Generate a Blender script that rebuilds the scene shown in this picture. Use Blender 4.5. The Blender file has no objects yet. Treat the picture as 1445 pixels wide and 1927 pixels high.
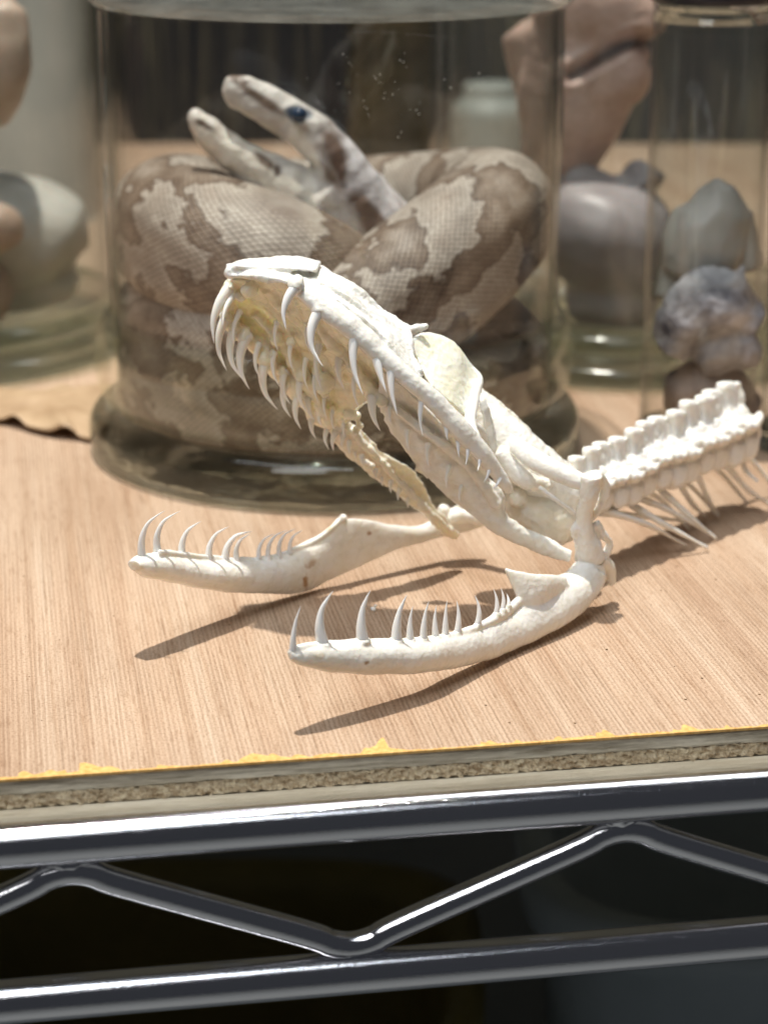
import bpy, math, random
import numpy as np
from mathutils import Vector, noise, Matrix

# ------------------------------------------------------------------ camera, world, lamps, exposure
scene = bpy.context.scene
COL = scene.collection
F = 4173.0; CX = 722.5; CY = 963.5; PITCH = math.radians(17.7)
CAM = np.array([0.0, -0.42, 0.186])
cd = bpy.data.cameras.new('camera'); cam = bpy.data.objects.new('camera', cd); COL.objects.link(cam)
cam.location = CAM; cam.rotation_euler = (math.pi/2 - PITCH, 0, 0)
cd.sensor_fit = 'VERTICAL'; cd.sensor_height = 24.0; cd.sensor_width = 24.0
cd.lens = F/1927*24.0; cd.clip_start = 0.01; cd.clip_end = 50
cd.dof.use_dof = True; cd.dof.focus_distance = 0.492; cd.dof.aperture_fstop = 10.0
cd.dof.aperture_blades = 0
scene.camera = cam
world = bpy.data.worlds.new('World'); scene.world = world; world.use_nodes = True
bgn = world.node_tree.nodes['Background']
bgn.inputs[0].default_value = (0.80, 0.86, 1.0, 1); bgn.inputs[1].default_value = 0.035
scene.view_settings.view_transform = 'Standard'; scene.view_settings.look = 'None'
scene.view_settings.exposure = 0.14; scene.view_settings.gamma = 1.0
scene.view_settings.use_curve_mapping = False
scene.cycles.max_bounces = 12; scene.cycles.transmission_bounces = 12
scene.cycles.transparent_max_bounces = 32; scene.cycles.glossy_bounces = 6; scene.cycles.diffuse_bounces = 4
scene.cycles.sample_clamp_indirect = 4.0
scene.cycles.use_denoising = True

def lamp(name, loc, target, size, power, color, size_y=None, shape='DISK'):
    ld = bpy.data.lights.new(name, 'AREA'); ld.shape = shape; ld.size = size
    if size_y: ld.size_y = size_y
    ld.energy = power; ld.color = color
    o = bpy.data.objects.new(name, ld); COL.objects.link(o); o.location = loc
    d = Vector(target) - Vector(loc); o.rotation_euler = d.to_track_quat('-Z', 'Y').to_euler()
    return o
lamp('ceiling_spotlight', (-0.12, 0.22, 1.45), (0.0, 0.10, 0.0), 0.035, 27.0, (1.0, 0.95, 0.87))
lamp('ceiling_tube_light', (-0.3, -0.25, 1.5), (0, 0.1, 0), 1.3, 5.5, (0.86, 0.93, 1.0), 0.12, 'RECTANGLE')
lamp('ceiling_tube_light', (0.5, 0.9, 1.7), (0, 0.3, 0), 1.2, 6.5, (0.95, 0.97, 1.0), 0.2, 'RECTANGLE')
lamp('front_fill_light', (-0.35, -0.75, 1.35), (0, 0.1, 0.03), 0.6, 8.5, (0.97, 0.98, 1.0), 0.6, 'RECTANGLE')  # added fill lamp in front, brightens bones, ply edge and rail tops

# ------------------------------------------------------------------ helpers
FWD = np.array([0, math.cos(PITCH), -math.sin(PITCH)]); UP = np.array([0, math.sin(PITCH), math.cos(PITCH)]); RT = np.array([1.0, 0, 0])
def ray(px, py): return FWD*F + RT*(px-CX) + UP*(CY-py)
def W(px, py, ycm):                       # a surveyed point: sight line through the photo, at distance y
    d = ray(px, py); return CAM + d*((ycm*0.01-CAM[1])/d[1])
def G(px, py, z=0.0):
    d = ray(px, py); return CAM + d*((z-CAM[2])/d[2])
def PX(p):
    v = np.asarray(p)-CAM; zc = v@FWD
    return np.stack([CX+F*(v@RT)/zc, CY-F*(v@UP)/zc], -1)
K = 0.000125                              # metres per photo pixel at the skull
YAW = math.radians(9.7)
U = np.array([math.cos(YAW), math.sin(YAW), 0]); V = np.array([-math.sin(YAW), math.cos(YAW), 0])

class MB:
    def __init__(s): s.v = []; s.f = []; s.uv = []
    def add(s, vs, fs, uv=None):
        b = len(s.v); s.v += [tuple(map(float, q)) for q in vs]; s.f += [tuple(b+i for i in f) for f in fs]
        s.uv += list(uv) if uv is not None else [(0.0, 0.0)]*len(vs)
        return s
def mesh_of(mb, name):
    me = bpy.data.meshes.new(name); me.from_pydata(mb.v, [], mb.f); me.update()
    l = me.uv_layers.new(name='UVMap'); idx = np.empty(len(me.loops), int); me.loops.foreach_get('vertex_index', idx)
    l.data.foreach_set('uv', np.array(mb.uv, float)[idx].ravel())
    return me
def link(name, me, mat, parent=None, smooth=True):
    o = bpy.data.objects.new(name, me); COL.objects.link(o)
    if mat:
        me.materials.clear(); me.materials.append(mat)
    if smooth: me.polygons.foreach_set('use_smooth', [True]*len(me.polygons))
    if parent:
        o.parent = parent; o.matrix_parent_inverse = Matrix.Translation(-parent.location) if parent.parent is None and parent.type == 'EMPTY' else parent_inv(parent)
    return o
def parent_inv(p):
    m = Matrix.Identity(4); q = p
    chain = []
    while q: chain.append(q); q = q.parent
    for q in reversed(chain): m = m @ q.matrix_parent_inverse @ q.matrix_basis
    return m.inverted()
def build(mb, name, mat, parent=None, smooth=True): return link(name, mesh_of(mb, name), mat, parent, smooth)
def tag(o, label=None, cat=None, group=None, kind=None):
    if label: o['label'] = label
    if cat: o['category'] = cat
    if group: o['group'] = group
    if kind: o['kind'] = kind
    return o
def thing(name, label, cat, loc=(0, 0, 0), group=None):
    o = bpy.data.objects.new(name, None); COL.objects.link(o); o.location = loc; o.empty_display_size = 0.01
    return tag(o, label, cat, group)

def crom(P, n):                           # Catmull-Rom resample of rows, n samples per span
    P = np.asarray(P, float); m = len(P)
    Q = np.vstack([2*P[0]-P[1], P, 2*P[-1]-P[-2]]); out = []
    for i in range(m-1):
        p0, p1, p2, p3 = Q[i:i+4]
        for t in np.linspace(0, 1, n, endpoint=False):
            out.append(.5*((2*p1)+(-p0+p2)*t+(2*p0-5*p1+4*p2-p3)*t*t+(-p0+3*p1-3*p2+p3)*t**3))
    out.append(P[-1]); return np.array(out)
def nrm(v): return v/(np.linalg.norm(v)+1e-12)
def tube(mb, P, R, n=14, span=6, cap=True, flat=1.0, ref=None):
    D = crom(np.hstack([np.asarray(P, float), np.asarray(R, float).reshape(-1, 1)]), span)
    C, r = D[:, :3], np.maximum(D[:, 3], 1e-5)
    T = np.gradient(C, axis=0); T = np.array([nrm(t) for t in T])
    a = np.array(ref if ref is not None else (0, 0, 1.0)); 
    if abs(nrm(a)@T[0]) > .95: a = np.array((1.0, 0, 0))
    vs = []; uv = []; L = 0
    for i in range(len(C)):
        a = nrm((np.array(ref) if ref is not None else a) - T[i]*((np.array(ref) if ref is not None else a)@T[i])); b = np.cross(T[i], a)
        if i: L += np.linalg.norm(C[i]-C[i-1])
        for k in range(n):
            th = 2*math.pi*k/n
            vs.append(C[i]+r[i]*(math.cos(th)*a+flat*math.sin(th)*b)); uv.append((L, abs(th-math.pi)*r[i]))
    fs = [(i*n+k, i*n+(k+1) % n, (i+1)*n+(k+1) % n, (i+1)*n+k) for i in range(len(C)-1) for k in range(n)]
    if cap:
        vs.append(C[0]-T[0]*r[0]*.5); uv.append(uv[0]); s = len(vs)-1; fs += [(s, (k+1) % n, k) for k in range(n)]
        vs.append(C[-1]+T[-1]*r[-1]*.5); uv.append(uv[-2]); e = len(vs)-1; q = (len(C)-1)*n
        fs += [(e, q+k, q+(k+1) % n) for k in range(n)]
    return mb.add(vs, fs, uv)
def blade(mb, rows, n=16, span=6):        # rows (x1,y1,d1, x2,y2,d2, thick_px): lofted sections between two edges
    S = np.array([np.concatenate([W(*r[0:3]), W(*r[3:6]), [r[6]*K]]) for r in rows]); D = crom(S, span)
    A, B, th = D[:, :3], D[:, 3:6], np.maximum(D[:, 6], 2e-4)
    C = (A+B)/2; H = (A-B)/2; T = np.gradient(C, axis=0); vs = []
    for i in range(len(C)):
        w = nrm(np.cross(nrm(T[i]), H[i]))*th[i]/2
        for k in range(n):
            t = 2*math.pi*k/n; vs.append(C[i]+math.cos(t)*H[i]+math.sin(t)*w)
    fs = [(i*n+k, i*n+(k+1) % n, (i+1)*n+(k+1) % n, (i+1)*n+k) for i in range(len(C)-1) for k in range(n)]
    fs.append(tuple(range(n))[::-1]); q = (len(C)-1)*n; fs.append(tuple(range(q, q+n)))
    return mb.add(vs, fs)
def sheet(mb, rows, thick, su=5, sv=5):   # rows of (px,py,ycm) control points -> curved slab
    R = np.array([[W(*p) for p in r] for r in rows])
    A = np.array([crom(r, sv) for r in R]); A = crom(A.reshape(len(A), -1), su).reshape(-1, A.shape[1], 3)
    gu = np.gradient(A, axis=0); gv = np.gradient(A, axis=1); N = np.cross(gu, gv); N /= np.linalg.norm(N, axis=2, keepdims=True)+1e-12
    m, n = A.shape[:2]; vs = list((A+N*thick/2).reshape(-1, 3))+list((A-N*thick/2).reshape(-1, 3)); o = m*n; fs = []
    for i in range(m-1):
        for j in range(n-1):
            a, b, c, d = i*n+j, i*n+j+1, (i+1)*n+j+1, (i+1)*n+j
            fs += [(a, b, c, d), (o+d, o+c, o+b, o+a)]
    for i in range(m-1):
        fs += [(i*n, (i+1)*n, o+(i+1)*n, o+i*n), (i*n+n-1, o+i*n+n-1, o+(i+1)*n+n-1, (i+1)*n+n-1)]
    for j in range(n-1):
        fs += [(j, o+j, o+j+1, j+1), ((m-1)*n+j, (m-1)*n+j+1, o+(m-1)*n+j+1, o+(m-1)*n+j)]
    return mb.add(vs, fs)
def ball(mb, c, r, n=12, m=8, axes=None):
    c = np.array(c); A = axes if axes is not None else np.eye(3); r = np.ones(3)*r
    vs = [c+A[2]*r[2]]
    for i in range(1, m):
        p = math.pi*i/m
        for k in range(n):
            t = 2*math.pi*k/n; vs.append(c+A[0]*r[0]*math.sin(p)*math.cos(t)+A[1]*r[1]*math.sin(p)*math.sin(t)+A[2]*r[2]*math.cos(p))
    vs.append(c-A[2]*r[2]); e = len(vs)-1
    fs = [(0, 1+k, 1+(k+1) % n) for k in range(n)]
    for i in range(m-2):
        for k in range(n): fs.append((1+i*n+k, 1+(i+1)*n+k, 1+(i+1)*n+(k+1) % n, 1+i*n+(k+1) % n))
    q = 1+(m-2)*n; fs += [(q+k, e, q+(k+1) % n) for k in range(n)]
    return mb.add(vs, fs)
def fuse(mb, name, voxel, smooth=2, disp=()):   # union everything into one organic skin, then roughen it
    me = mesh_of(mb, name+'_raw'); o = bpy.data.objects.new('tmp', me); COL.objects.link(o)
    md = o.modifiers.new('r', 'REMESH'); md.mode = 'VOXEL'; md.voxel_size = voxel; md.use_smooth_shade = True
    if smooth:
        sm = o.modifiers.new('s', 'SMOOTH'); sm.factor = .5; sm.iterations = smooth
    dg = bpy.context.evaluated_depsgraph_get(); out = bpy.data.meshes.new_from_object(o.evaluated_get(dg)); out.name = name
    bpy.data.objects.remove(o); bpy.data.meshes.remove(me)
    n = len(out.vertices); co = np.empty(n*3); out.vertices.foreach_get('co', co); co = co.reshape(-1, 3)
    no = np.empty(n*3); out.vertices.foreach_get('normal', no); no = no.reshape(-1, 3)
    for amp, sc in disp:
        w = np.array([noise.noise(Vector(c*sc)) for c in co]); co = co+no*(w*amp)[:, None]
    out.vertices.foreach_set('co', co.ravel()); out.update()
    return out
def lathe(mb, c, prof, n=96, close=False):
    vs = []; m = len(prof)
    for r, z in prof:
        for k in range(n): vs.append((c[0]+r*math.cos(2*math.pi*k/n), c[1]+r*math.sin(2*math.pi*k/n), z))
    fs = [(i*n+k, i*n+(k+1) % n, (i+1)*n+(k+1) % n, (i+1)*n+k) for i in range(m-1) for k in range(n)]
    if close: fs += [((m-1)*n+k, (m-1)*n+(k+1) % n, (k+1) % n, k) for k in range(n)]
    return mb.add(vs, fs)
def roundp(prof, span=4): return crom(np.array(prof, float), span)

# ------------------------------------------------------------------ materials
def M(name):
    m = bpy.data.materials.new(name); m.use_nodes = True; nt = m.node_tree
    return m, nt, nt.nodes['Principled BSDF']
def nd(nt, t, **kw):
    n = nt.nodes.new(t)
    for k, v in kw.items():
        if k in n.inputs: n.inputs[k].default_value = v
        else: setattr(n, k, v)
    return n
def ramp(nt, stops, interp='LINEAR'):
    n = nt.nodes.new('ShaderNodeValToRGB'); e = n.color_ramp.elements; n.color_ramp.interpolation = interp
    while len(e) < len(stops): e.new(.5)
    for x, (p, c) in zip(e, stops): x.position = p; x.color = (*c, 1) if len(c) == 3 else c
    return n
def coords(nt, kind='Object', scale=(1, 1, 1)):
    t = nd(nt, 'ShaderNodeTexCoord'); mp = nd(nt, 'ShaderNodeMapping'); mp.inputs['Scale'].default_value = scale
    nt.links.new(t.outputs[kind], mp.inputs[0]); return mp.outputs[0]
def noisen(nt, co, scale, detail=4, rough=.55):
    n = nd(nt, 'ShaderNodeTexNoise'); n.inputs['Scale'].default_value = scale; n.inputs['Detail'].default_value = detail
    n.inputs['Roughness'].default_value = rough; nt.links.new(co, n.inputs['Vector']); return n.outputs['Fac']
def mix(nt, fac, a, b, mode='MIX'):
    n = nt.nodes.new('ShaderNodeMix'); n.data_type = 'RGBA'; n.blend_type = mode
    for i, x in ((0, fac), (6, a), (7, b)):
        if hasattr(x, 'links') or isinstance(x, bpy.types.NodeSocket): nt.links.new(x, n.inputs[i])
        else: n.inputs[i].default_value = x if i == 0 else (*x, 1)
    return n.outputs[2]
def bump(nt, h, strength, dist, into, prev=None):
    b = nd(nt, 'ShaderNodeBump'); b.inputs['Strength'].default_value = strength; b.inputs['Distance'].default_value = dist
    nt.links.new(h, b.inputs['Height'])
    if prev: nt.links.new(prev, b.inputs['Normal'])
    if into: nt.links.new(b.outputs[0], into)
    return b.outputs[0]
def math_(nt, op, a, b=None):
    n = nt.nodes.new('ShaderNodeMath'); n.operation = op
    for i, x in enumerate((a, b)):
        if x is None: continue
        if isinstance(x, bpy.types.NodeSocket): nt.links.new(x, n.inputs[i])
        else: n.inputs[i].default_value = x
    return n.outputs[0]

def bone_mat(name, c1, c2, stain=(.45, .26, .10), amount=.5, sss=.22, rough=.26, bumps=.32, mott=.3, seam=.2, radius=(1.0, .75, .45)):
    m, nt, b = M(name); co = coords(nt)
    f = noisen(nt, co, 160, 5); r0 = ramp(nt, [(.38, c1), (.66, c2)]); nt.links.new(f, r0.inputs[0])
    g_ = noisen(nt, co, 420, 6, .7); rg = ramp(nt, [(.34, (.70, .69, .66)), (.48, (1, 1, 1))]); nt.links.new(g_, rg.inputs[0])
    class r: outputs = [mix(nt, mott, r0.outputs[0], rg.outputs[0], 'MULTIPLY')]
    wn = nd(nt, 'ShaderNodeTexNoise'); wn.inputs['Scale'].default_value = 300; nt.links.new(co, wn.inputs['Vector'])
    vm_ = nt.nodes.new('ShaderNodeVectorMath'); vm_.operation = 'MULTIPLY_ADD'; nt.links.new(wn.outputs['Color'], vm_.inputs[0]); vm_.inputs[1].default_value = (.006,)*3; nt.links.new(co, vm_.inputs[2])
    vo = nd(nt, 'ShaderNodeTexVoronoi'); vo.feature = 'DISTANCE_TO_EDGE'; vo.inputs['Scale'].default_value = 75; nt.links.new(vm_.outputs[0], vo.inputs['Vector'])
    vr_ = ramp(nt, [(.0, (.70, .66, .58)), (.035, (1, 1, 1))]); nt.links.new(vo.outputs['Distance'], vr_.inputs[0])
    s = noisen(nt, co, 330, 6, .7); rs = ramp(nt, [(.70-.04*amount, (0, 0, 0)), (.80, (1, 1, 1))]); nt.links.new(s, rs.inputs[0])
    sf = math_(nt, 'MULTIPLY', rs.outputs[0], amount)
    c = mix(nt, seam, r.outputs[0], vr_.outputs[0], 'MULTIPLY'); c = mix(nt, sf, c, stain); nt.links.new(c, b.inputs['Base Color'])
    b.inputs['Roughness'].default_value = rough; b.inputs['Specular IOR Level'].default_value = .45
    b.inputs['Coat Weight'].default_value = .25; b.inputs['Coat Roughness'].default_value = .12; b.inputs['Subsurface Weight'].default_value = sss; b.inputs['Subsurface Radius'].default_value = radius
    b.inputs['Subsurface Scale'].default_value = .0022
    h1 = noisen(nt, co, 700, 5, .6); h2 = noisen(nt, co, 2600, 4, .6)
    p = bump(nt, vr_.outputs[0], seam*.6, .0004, None); p = bump(nt, h1, bumps, .0006, None, p); bump(nt, h2, bumps*.6, .00018, b.inputs['Normal'], p)
    return m
BONE = bone_mat('white_bone', (.94, .93, .88), (.91, .88, .79), amount=.3)
BONER = bone_mat('snout_bone', (.87, .87, .84), (.81, .80, .74), amount=.5, mott=.6, seam=.5, bumps=.45)
BONEY = bone_mat('glow_yellow_bone', (.97, .93, .78), (.95, .88, .66), amount=.3, sss=.45, radius=(1, .7, .35))  # yellow of light through thin bone put into base colour, plus dried tissue
BONED = bone_mat('tissue_bone', (.91, .87, .77), (.88, .82, .69), amount=.8, sss=.4)
BONEM = bone_mat('orbit_membrane', (.95, .93, .80), (.93, .88, .68), amount=.15, sss=.6, bumps=.35)
BONEJ = bone_mat('jaw_bone', (.94, .93, .88), (.90, .87, .77), amount=.6)
BONEV = bone_mat('spine_bone', (.93, .92, .88), (.88, .85, .76), amount=.3, bumps=.35)
# rust coloured crack on the far lower jaw
nt = BONEJ.node_tree; bs = nt.nodes['Principled BSDF']; src = bs.inputs['Base Color'].links[0].from_socket
for (px, py, dd, sx, sz, amt) in ((576, 1088, 9.5, .0007, .0028, .9), (585, 1058, 9.5, .0015, .0010, .6), (690, 1236, 2.2, .0006, .0006, .8), (600, 1225, 1.6, .0012, .0009, .5), (262, 1062, 5.6, .0018, .0014, .45)):
    cpt = W(px, py, dd); tcn = nd(nt, 'ShaderNodeTexCoord'); mpn = nd(nt, 'ShaderNodeMapping'); mpn.vector_type = 'POINT'
    mpn.inputs['Location'].default_value = (-cpt[0]/sx, 0, -cpt[2]/sz); mpn.inputs['Scale'].default_value = (1/sx, 0, 1/sz); nt.links.new(tcn.outputs['Object'], mpn.inputs[0])
    wz = nd(nt, 'ShaderNodeTexNoise'); wz.inputs['Scale'].default_value = 900; nt.links.new(tcn.outputs['Object'], wz.inputs['Vector'])
    va_ = nt.nodes.new('ShaderNodeVectorMath'); va_.operation = 'LENGTH'; nt.links.new(mpn.outputs[0], va_.inputs[0])
    dd_ = math_(nt, 'ADD', va_.outputs['Value'], math_(nt, 'MULTIPLY', wz.outputs['Fac'], 1.6)); rr_ = ramp(nt, [(.0, (amt,)*3), (.62, (amt,)*3), (.95, (0, 0, 0))])
    nt.links.new(math_(nt, 'MULTIPLY', dd_, .5), rr_.inputs[0]); src = mix(nt, rr_.outputs[0], src, (.42, .22, .07) if amt > .5 else (.70, .58, .36))
nt.links.new(src, bs.inputs['Base Color'])
TOOTH, nt, b = M('tooth_enamel'); b.inputs['Base Color'].default_value = (.93, .92, .89, 1); b.inputs['Roughness'].default_value = .12
b.inputs['Subsurface Weight'].default_value = .4; b.inputs['Subsurface Scale'].default_value = .0015; b.inputs['Subsurface Radius'].default_value = (1, .85, .7)
b.inputs['Specular IOR Level'].default_value = .6
TOOTHY, nt, b = M('old_tooth'); b.inputs['Base Color'].default_value = (.94, .91, .83, 1); b.inputs['Roughness'].default_value = .3
b.inputs['Subsurface Weight'].default_value = .5; b.inputs['Subsurface Scale'].default_value = .0015; b.inputs['Subsurface Radius'].default_value = (1, .75, .5)

# birch plywood face: fine ridged grain along local y
WOOD, nt, b = M('plywood_veneer'); 
co = coords(nt, 'Object', (1, .012, 1)); cw = coords(nt, 'Object', (1, .035, 1)); cu = coords(nt); c2 = coords(nt, 'Object', (1, .10, 1))
wv = nd(nt, 'ShaderNodeTexWave'); wv.wave_type = 'BANDS'; wv.bands_direction = 'X'; wv.inputs['Scale'].default_value = 290
wv.inputs['Distortion'].default_value = 2.2; wv.inputs['Detail'].default_value = 3; wv.inputs['Detail Scale'].default_value = 3.0; wv.inputs['Detail Roughness'].default_value = .7; nt.links.new(co, wv.inputs['Vector'])
g0 = noisen(nt, co, 1500, 2, .6); g1 = math_(nt, 'ADD', math_(nt, 'MULTIPLY', wv.outputs['Fac'], .36), math_(nt, 'MULTIPLY', g0, .62)); g2 = noisen(nt, cw, 70, 6, .65); g3 = noisen(nt, cu, 1700, 4, .75); g4 = noisen(nt, c2, 900, 4, .7); g5 = noisen(nt, co, 330, 3, .6)
base = ramp(nt, [(.30, (.43, .285, .19)), (.46, (.51, .365, .255)), (.60, (.56, .42, .305)), (.76, (.65, .53, .41))]); nt.links.new(g2, base.inputs[0])
ln = ramp(nt, [(.28, (.62, .54, .48)), (.42, (.88, .85, .82)), (.52, (1.0, 1.0, 1.0)), (.68, (1.08, 1.08, 1.08))]); nt.links.new(g1, ln.inputs[0])
c = mix(nt, .5, base.outputs[0], ln.outputs[0], 'MULTIPLY')
wr = ramp(nt, [(.34, (.86, .80, .74)), (.48, (1, 1, 1)), (.70, (1.05, 1.05, 1.05))]); nt.links.new(g5, wr.inputs[0])
c = mix(nt, .7, c, wr.outputs[0], 'MULTIPLY')
sp = ramp(nt, [(.36, (.54, .46, .39)), (.5, (1, 1, 1)), (.7, (1.08, 1.08, 1.08))]); nt.links.new(g3, sp.inputs[0])
c = mix(nt, .85, c, sp.outputs[0], 'MULTIPLY')
s4 = ramp(nt, [(.36, (.66, .58, .50)), (.46, (1, 1, 1))]); nt.links.new(g4, s4.inputs[0]); c = mix(nt, .5, c, s4.outputs[0], 'MULTIPLY')
lf_ = noisen(nt, coords(nt, 'Object', (1, .35, 1)), 22, 5, .6); lr = ramp(nt, [(.32, (.84, .80, .76)), (.5, (1, 1, 1)), (.68, (1.07, 1.05, 1.03))]); nt.links.new(lf_, lr.inputs[0]); c = mix(nt, .8, c, lr.outputs[0], 'MULTIPLY')
dk = noisen(nt, cu, 260, 3, .6); dr = ramp(nt, [(.74, (0, 0, 0)), (.80, (1, 1, 1))]); nt.links.new(dk, dr.inputs[0])
c = mix(nt, math_(nt, 'MULTIPLY', dr.outputs[0], .6), c, (.30, .17, .08)); nt.links.new(c, b.inputs['Base Color'])
b.inputs['Roughness'].default_value = .62; b.inputs['Specular IOR Level'].default_value = .3
p = bump(nt, g1, .8, .0006, None); bump(nt, g3, .45, .00025, b.inputs['Normal'], p)

def layer_mat(name, a, bb, sc, bm, xs=.05):
    m, nt, b = M(name); co = coords(nt, 'Object', (xs, 1, 1)); cu = coords(nt)
    n = noisen(nt, co, sc, 5, .65); r = ramp(nt, [(.35, a), (.65, bb)]); nt.links.new(n, r.inputs[0]); nt.links.new(r.outputs[0], b.inputs['Base Color'])
    b.inputs['Roughness'].default_value = .8; h = noisen(nt, cu, 1400, 5, .7); p = bump(nt, n, .6, .0005, None); bump(nt, h, bm, .0006, b.inputs['Normal'], p); return m
LAYA = layer_mat('grey_ply_layer', (.34, .29, .20), (.80, .74, .58), 1100, .3)
LAYB = layer_mat('end_grain_layer', (.42, .30, .17), (.90, .78, .54), 900, 1.0, .6)
LAYC = layer_mat('pale_ply_layer', (.66, .58, .42), (.82, .75, .58), 700, .25)
PAINT, nt, b = M('yellow_glue'); co = coords(nt); n = noisen(nt, co, 900, 4); r = ramp(nt, [(.35, (.58, .31, .08)), (.65, (.78, .50, .18))])
nt.links.new(n, r.inputs[0]); nt.links.new(r.outputs[0], b.inputs['Base Color']); b.inputs['Roughness'].default_value = .55; bump(nt, n, .5, .0004, b.inputs['Normal'])

CHROME, nt, b = M('chrome_wire'); b.inputs['Metallic'].default_value = 1; b.inputs['Base Color'].default_value = (.86, .85, .87, 1)
co = coords(nt); n = noisen(nt, co, 1500, 4, .7); r = ramp(nt, [(.3, (.04,)*3), (.7, (.14,)*3)]); nt.links.new(n, r.inputs[0]); nt.links.new(r.outputs[0], b.inputs['Roughness'])
n2 = noisen(nt, coords(nt, 'Object', (.5, 1, 1)), 2200, 5, .75); bump(nt, n2, .32, .00012, b.inputs['Normal'])

def thin_glass(name, tint=(.93, .95, .93), edge=(.55, .60, .56), rough=.015, gain=1.0, body=.0):
    m = bpy.data.materials.new(name); m.use_nodes = True; nt = m.node_tree; nt.nodes.clear()
    out = nt.nodes.new('ShaderNodeOutputMaterial'); tr = nt.nodes.new('ShaderNodeBsdfTransparent'); gl = nt.nodes.new('ShaderNodeBsdfGlossy')
    gl.inputs['Roughness'].default_value = rough; lw = nt.nodes.new('ShaderNodeLayerWeight'); lw.inputs[0].default_value = .5
    p = math_(nt, 'POWER', lw.outputs['Facing'], 4.0)
    c = mix(nt, p, tint, edge); nt.links.new(c, tr.inputs[0])
    fr = math_(nt, 'ADD', math_(nt, 'MULTIPLY', math_(nt, 'POWER', lw.outputs['Facing'], 5.0), .75), .028)
    g = math_(nt, 'MULTIPLY', fr, gain); ms = nt.nodes.new('ShaderNodeMixShader'); nt.links.new(g, ms.inputs[0])
    nt.links.new(tr.outputs[0], ms.inputs[1]); nt.links.new(gl.outputs[0], ms.inputs[2])
    h = noisen(nt, coords(nt, 'Object', (1, 1, .4)), 45, 3); bump(nt, h, .10, .002, gl.inputs['Normal'])
    last = ms.outputs[0]
    if body:                               # faint uneven milky diffuse film mixed over the glass
        df = nt.nodes.new('ShaderNodeBsdfDiffuse'); df.inputs[0].default_value = (.62, .63, .58, 1)
        n = noisen(nt, coords(nt, 'Object', (1, 1, .25)), 60, 5, .65); r = ramp(nt, [(.35, (body*.35,)*3), (.75, (body*1.6,)*3)]); nt.links.new(n, r.inputs[0])
        m2 = nt.nodes.new('ShaderNodeMixShader'); nt.links.new(r.outputs[0], m2.inputs[0]); nt.links.new(last, m2.inputs[1]); nt.links.new(df.outputs[0], m2.inputs[2]); last = m2.outputs[0]
    nt.links.new(last, out.inputs[0]); return m
GLASS = thin_glass('jar_glass', (.985, .988, .985), (.62, .64, .62), gain=1.15, body=.0015)
LIDT = thin_glass('lid_film_glass', (.97, .98, .97), (.6, .62, .6), .05, 1.3, body=.10)
SHLD = None
GLASSB = thin_glass('old_jar_glass', (.95, .96, .955), (.48, .51, .48), .04, body=.03)
LIQ = thin_glass('preserving_fluid', (.985, .985, .98), (.88, .88, .86), .0, .12)
def solid_glass(name, col, rough=.01, see=.35):
    m = bpy.data.materials.new(name); m.use_nodes = True; nt = m.node_tree; nt.nodes.clear(); out = nt.nodes.new('ShaderNodeOutputMaterial')
    g = nt.nodes.new('ShaderNodeBsdfGlass'); g.inputs['Color'].default_value = (*col, 1); g.inputs['IOR'].default_value = 1.47; g.inputs['Roughness'].default_value = rough
    h = noisen(nt, coords(nt), 50, 3); bump(nt, h, .25, .002, g.inputs['Normal']); tr = nt.nodes.new('ShaderNodeBsdfTransparent'); tr.inputs[0].default_value = (*[.5+.5*x for x in col], 1)
    ms = nt.nodes.new('ShaderNodeMixShader'); ms.inputs[0].default_value = see; nt.links.new(g.outputs[0], ms.inputs[1]); nt.links.new(tr.outputs[0], ms.inputs[2]); nt.links.new(ms.outputs[0], out.inputs[0]); return m
FOOT = solid_glass('foot_glass', (.965, .99, .965), .004, .30)
LIDG = solid_glass('lid_glass', (.97, .98, .96), .06, .75)
RING = solid_glass('ring_glass', (.94, .96, .92), .02, .80)
FOOTB = solid_glass('back_foot_glass', (.90, .94, .89), .12, .5)

def plain(name, a, bb, sc, rough=.6, bm=.3, sss=0, dist=.001, spec=.4):
    m, nt, b = M(name); co = coords(nt); n = noisen(nt, co, sc, 5, .6); r = ramp(nt, [(.35, a), (.65, bb)]); nt.links.new(n, r.inputs[0])
    nt.links.new(r.outputs[0], b.inputs['Base Color']); b.inputs['Roughness'].default_value = rough; b.inputs['Specular IOR Level'].default_value = spec
    if sss: b.inputs['Subsurface Weight'].default_value = sss; b.inputs['Subsurface Scale'].default_value = .004
    bump(nt, n, bm, dist, b.inputs['Normal']); return m

# snake skin: saddles, dark edged blotches, hex-ish scales
SKIN, nt, b = M('boa_skin'); uvn = coords(nt, 'UV')
n = noisen(nt, uvn, 58, 5, .55); r = ramp(nt, [(.26, (.25, .185, .145)), (.33, (.40, .335, .285)), (.44, (.48, .42, .365)), (.485, (.60, .54, .48)), (.505, (.15, .10, .07)), (.54, (.24, .175, .13)), (.60, (.33, .26, .205)), (.68, (.47, .40, .345))])
nt.links.new(n, r.inputs[0]); n2 = noisen(nt, uvn, 95, 4, .6); r2 = ramp(nt, [(.3, (.72, .70, .68)), (.7, (1.12, 1.1, 1.06))]); nt.links.new(n2, r2.inputs[0])
c = mix(nt, .8, r.outputs[0], r2.outputs[0], 'MULTIPLY')
mp = nd(nt, 'ShaderNodeMapping'); mp.inputs['Rotation'].default_value = (0, 0, .785); mp.inputs['Scale'].default_value = (1, 1, 1); nt.links.new(uvn, mp.inputs[0])
vo = nd(nt, 'ShaderNodeTexVoronoi'); vo.feature = 'F1'; vo.distance = 'CHEBYCHEV'; vo.inputs['Scale'].default_value = 760; vo.inputs['Randomness'].default_value = .12; nt.links.new(mp.outputs[0], vo.inputs['Vector'])
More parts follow.
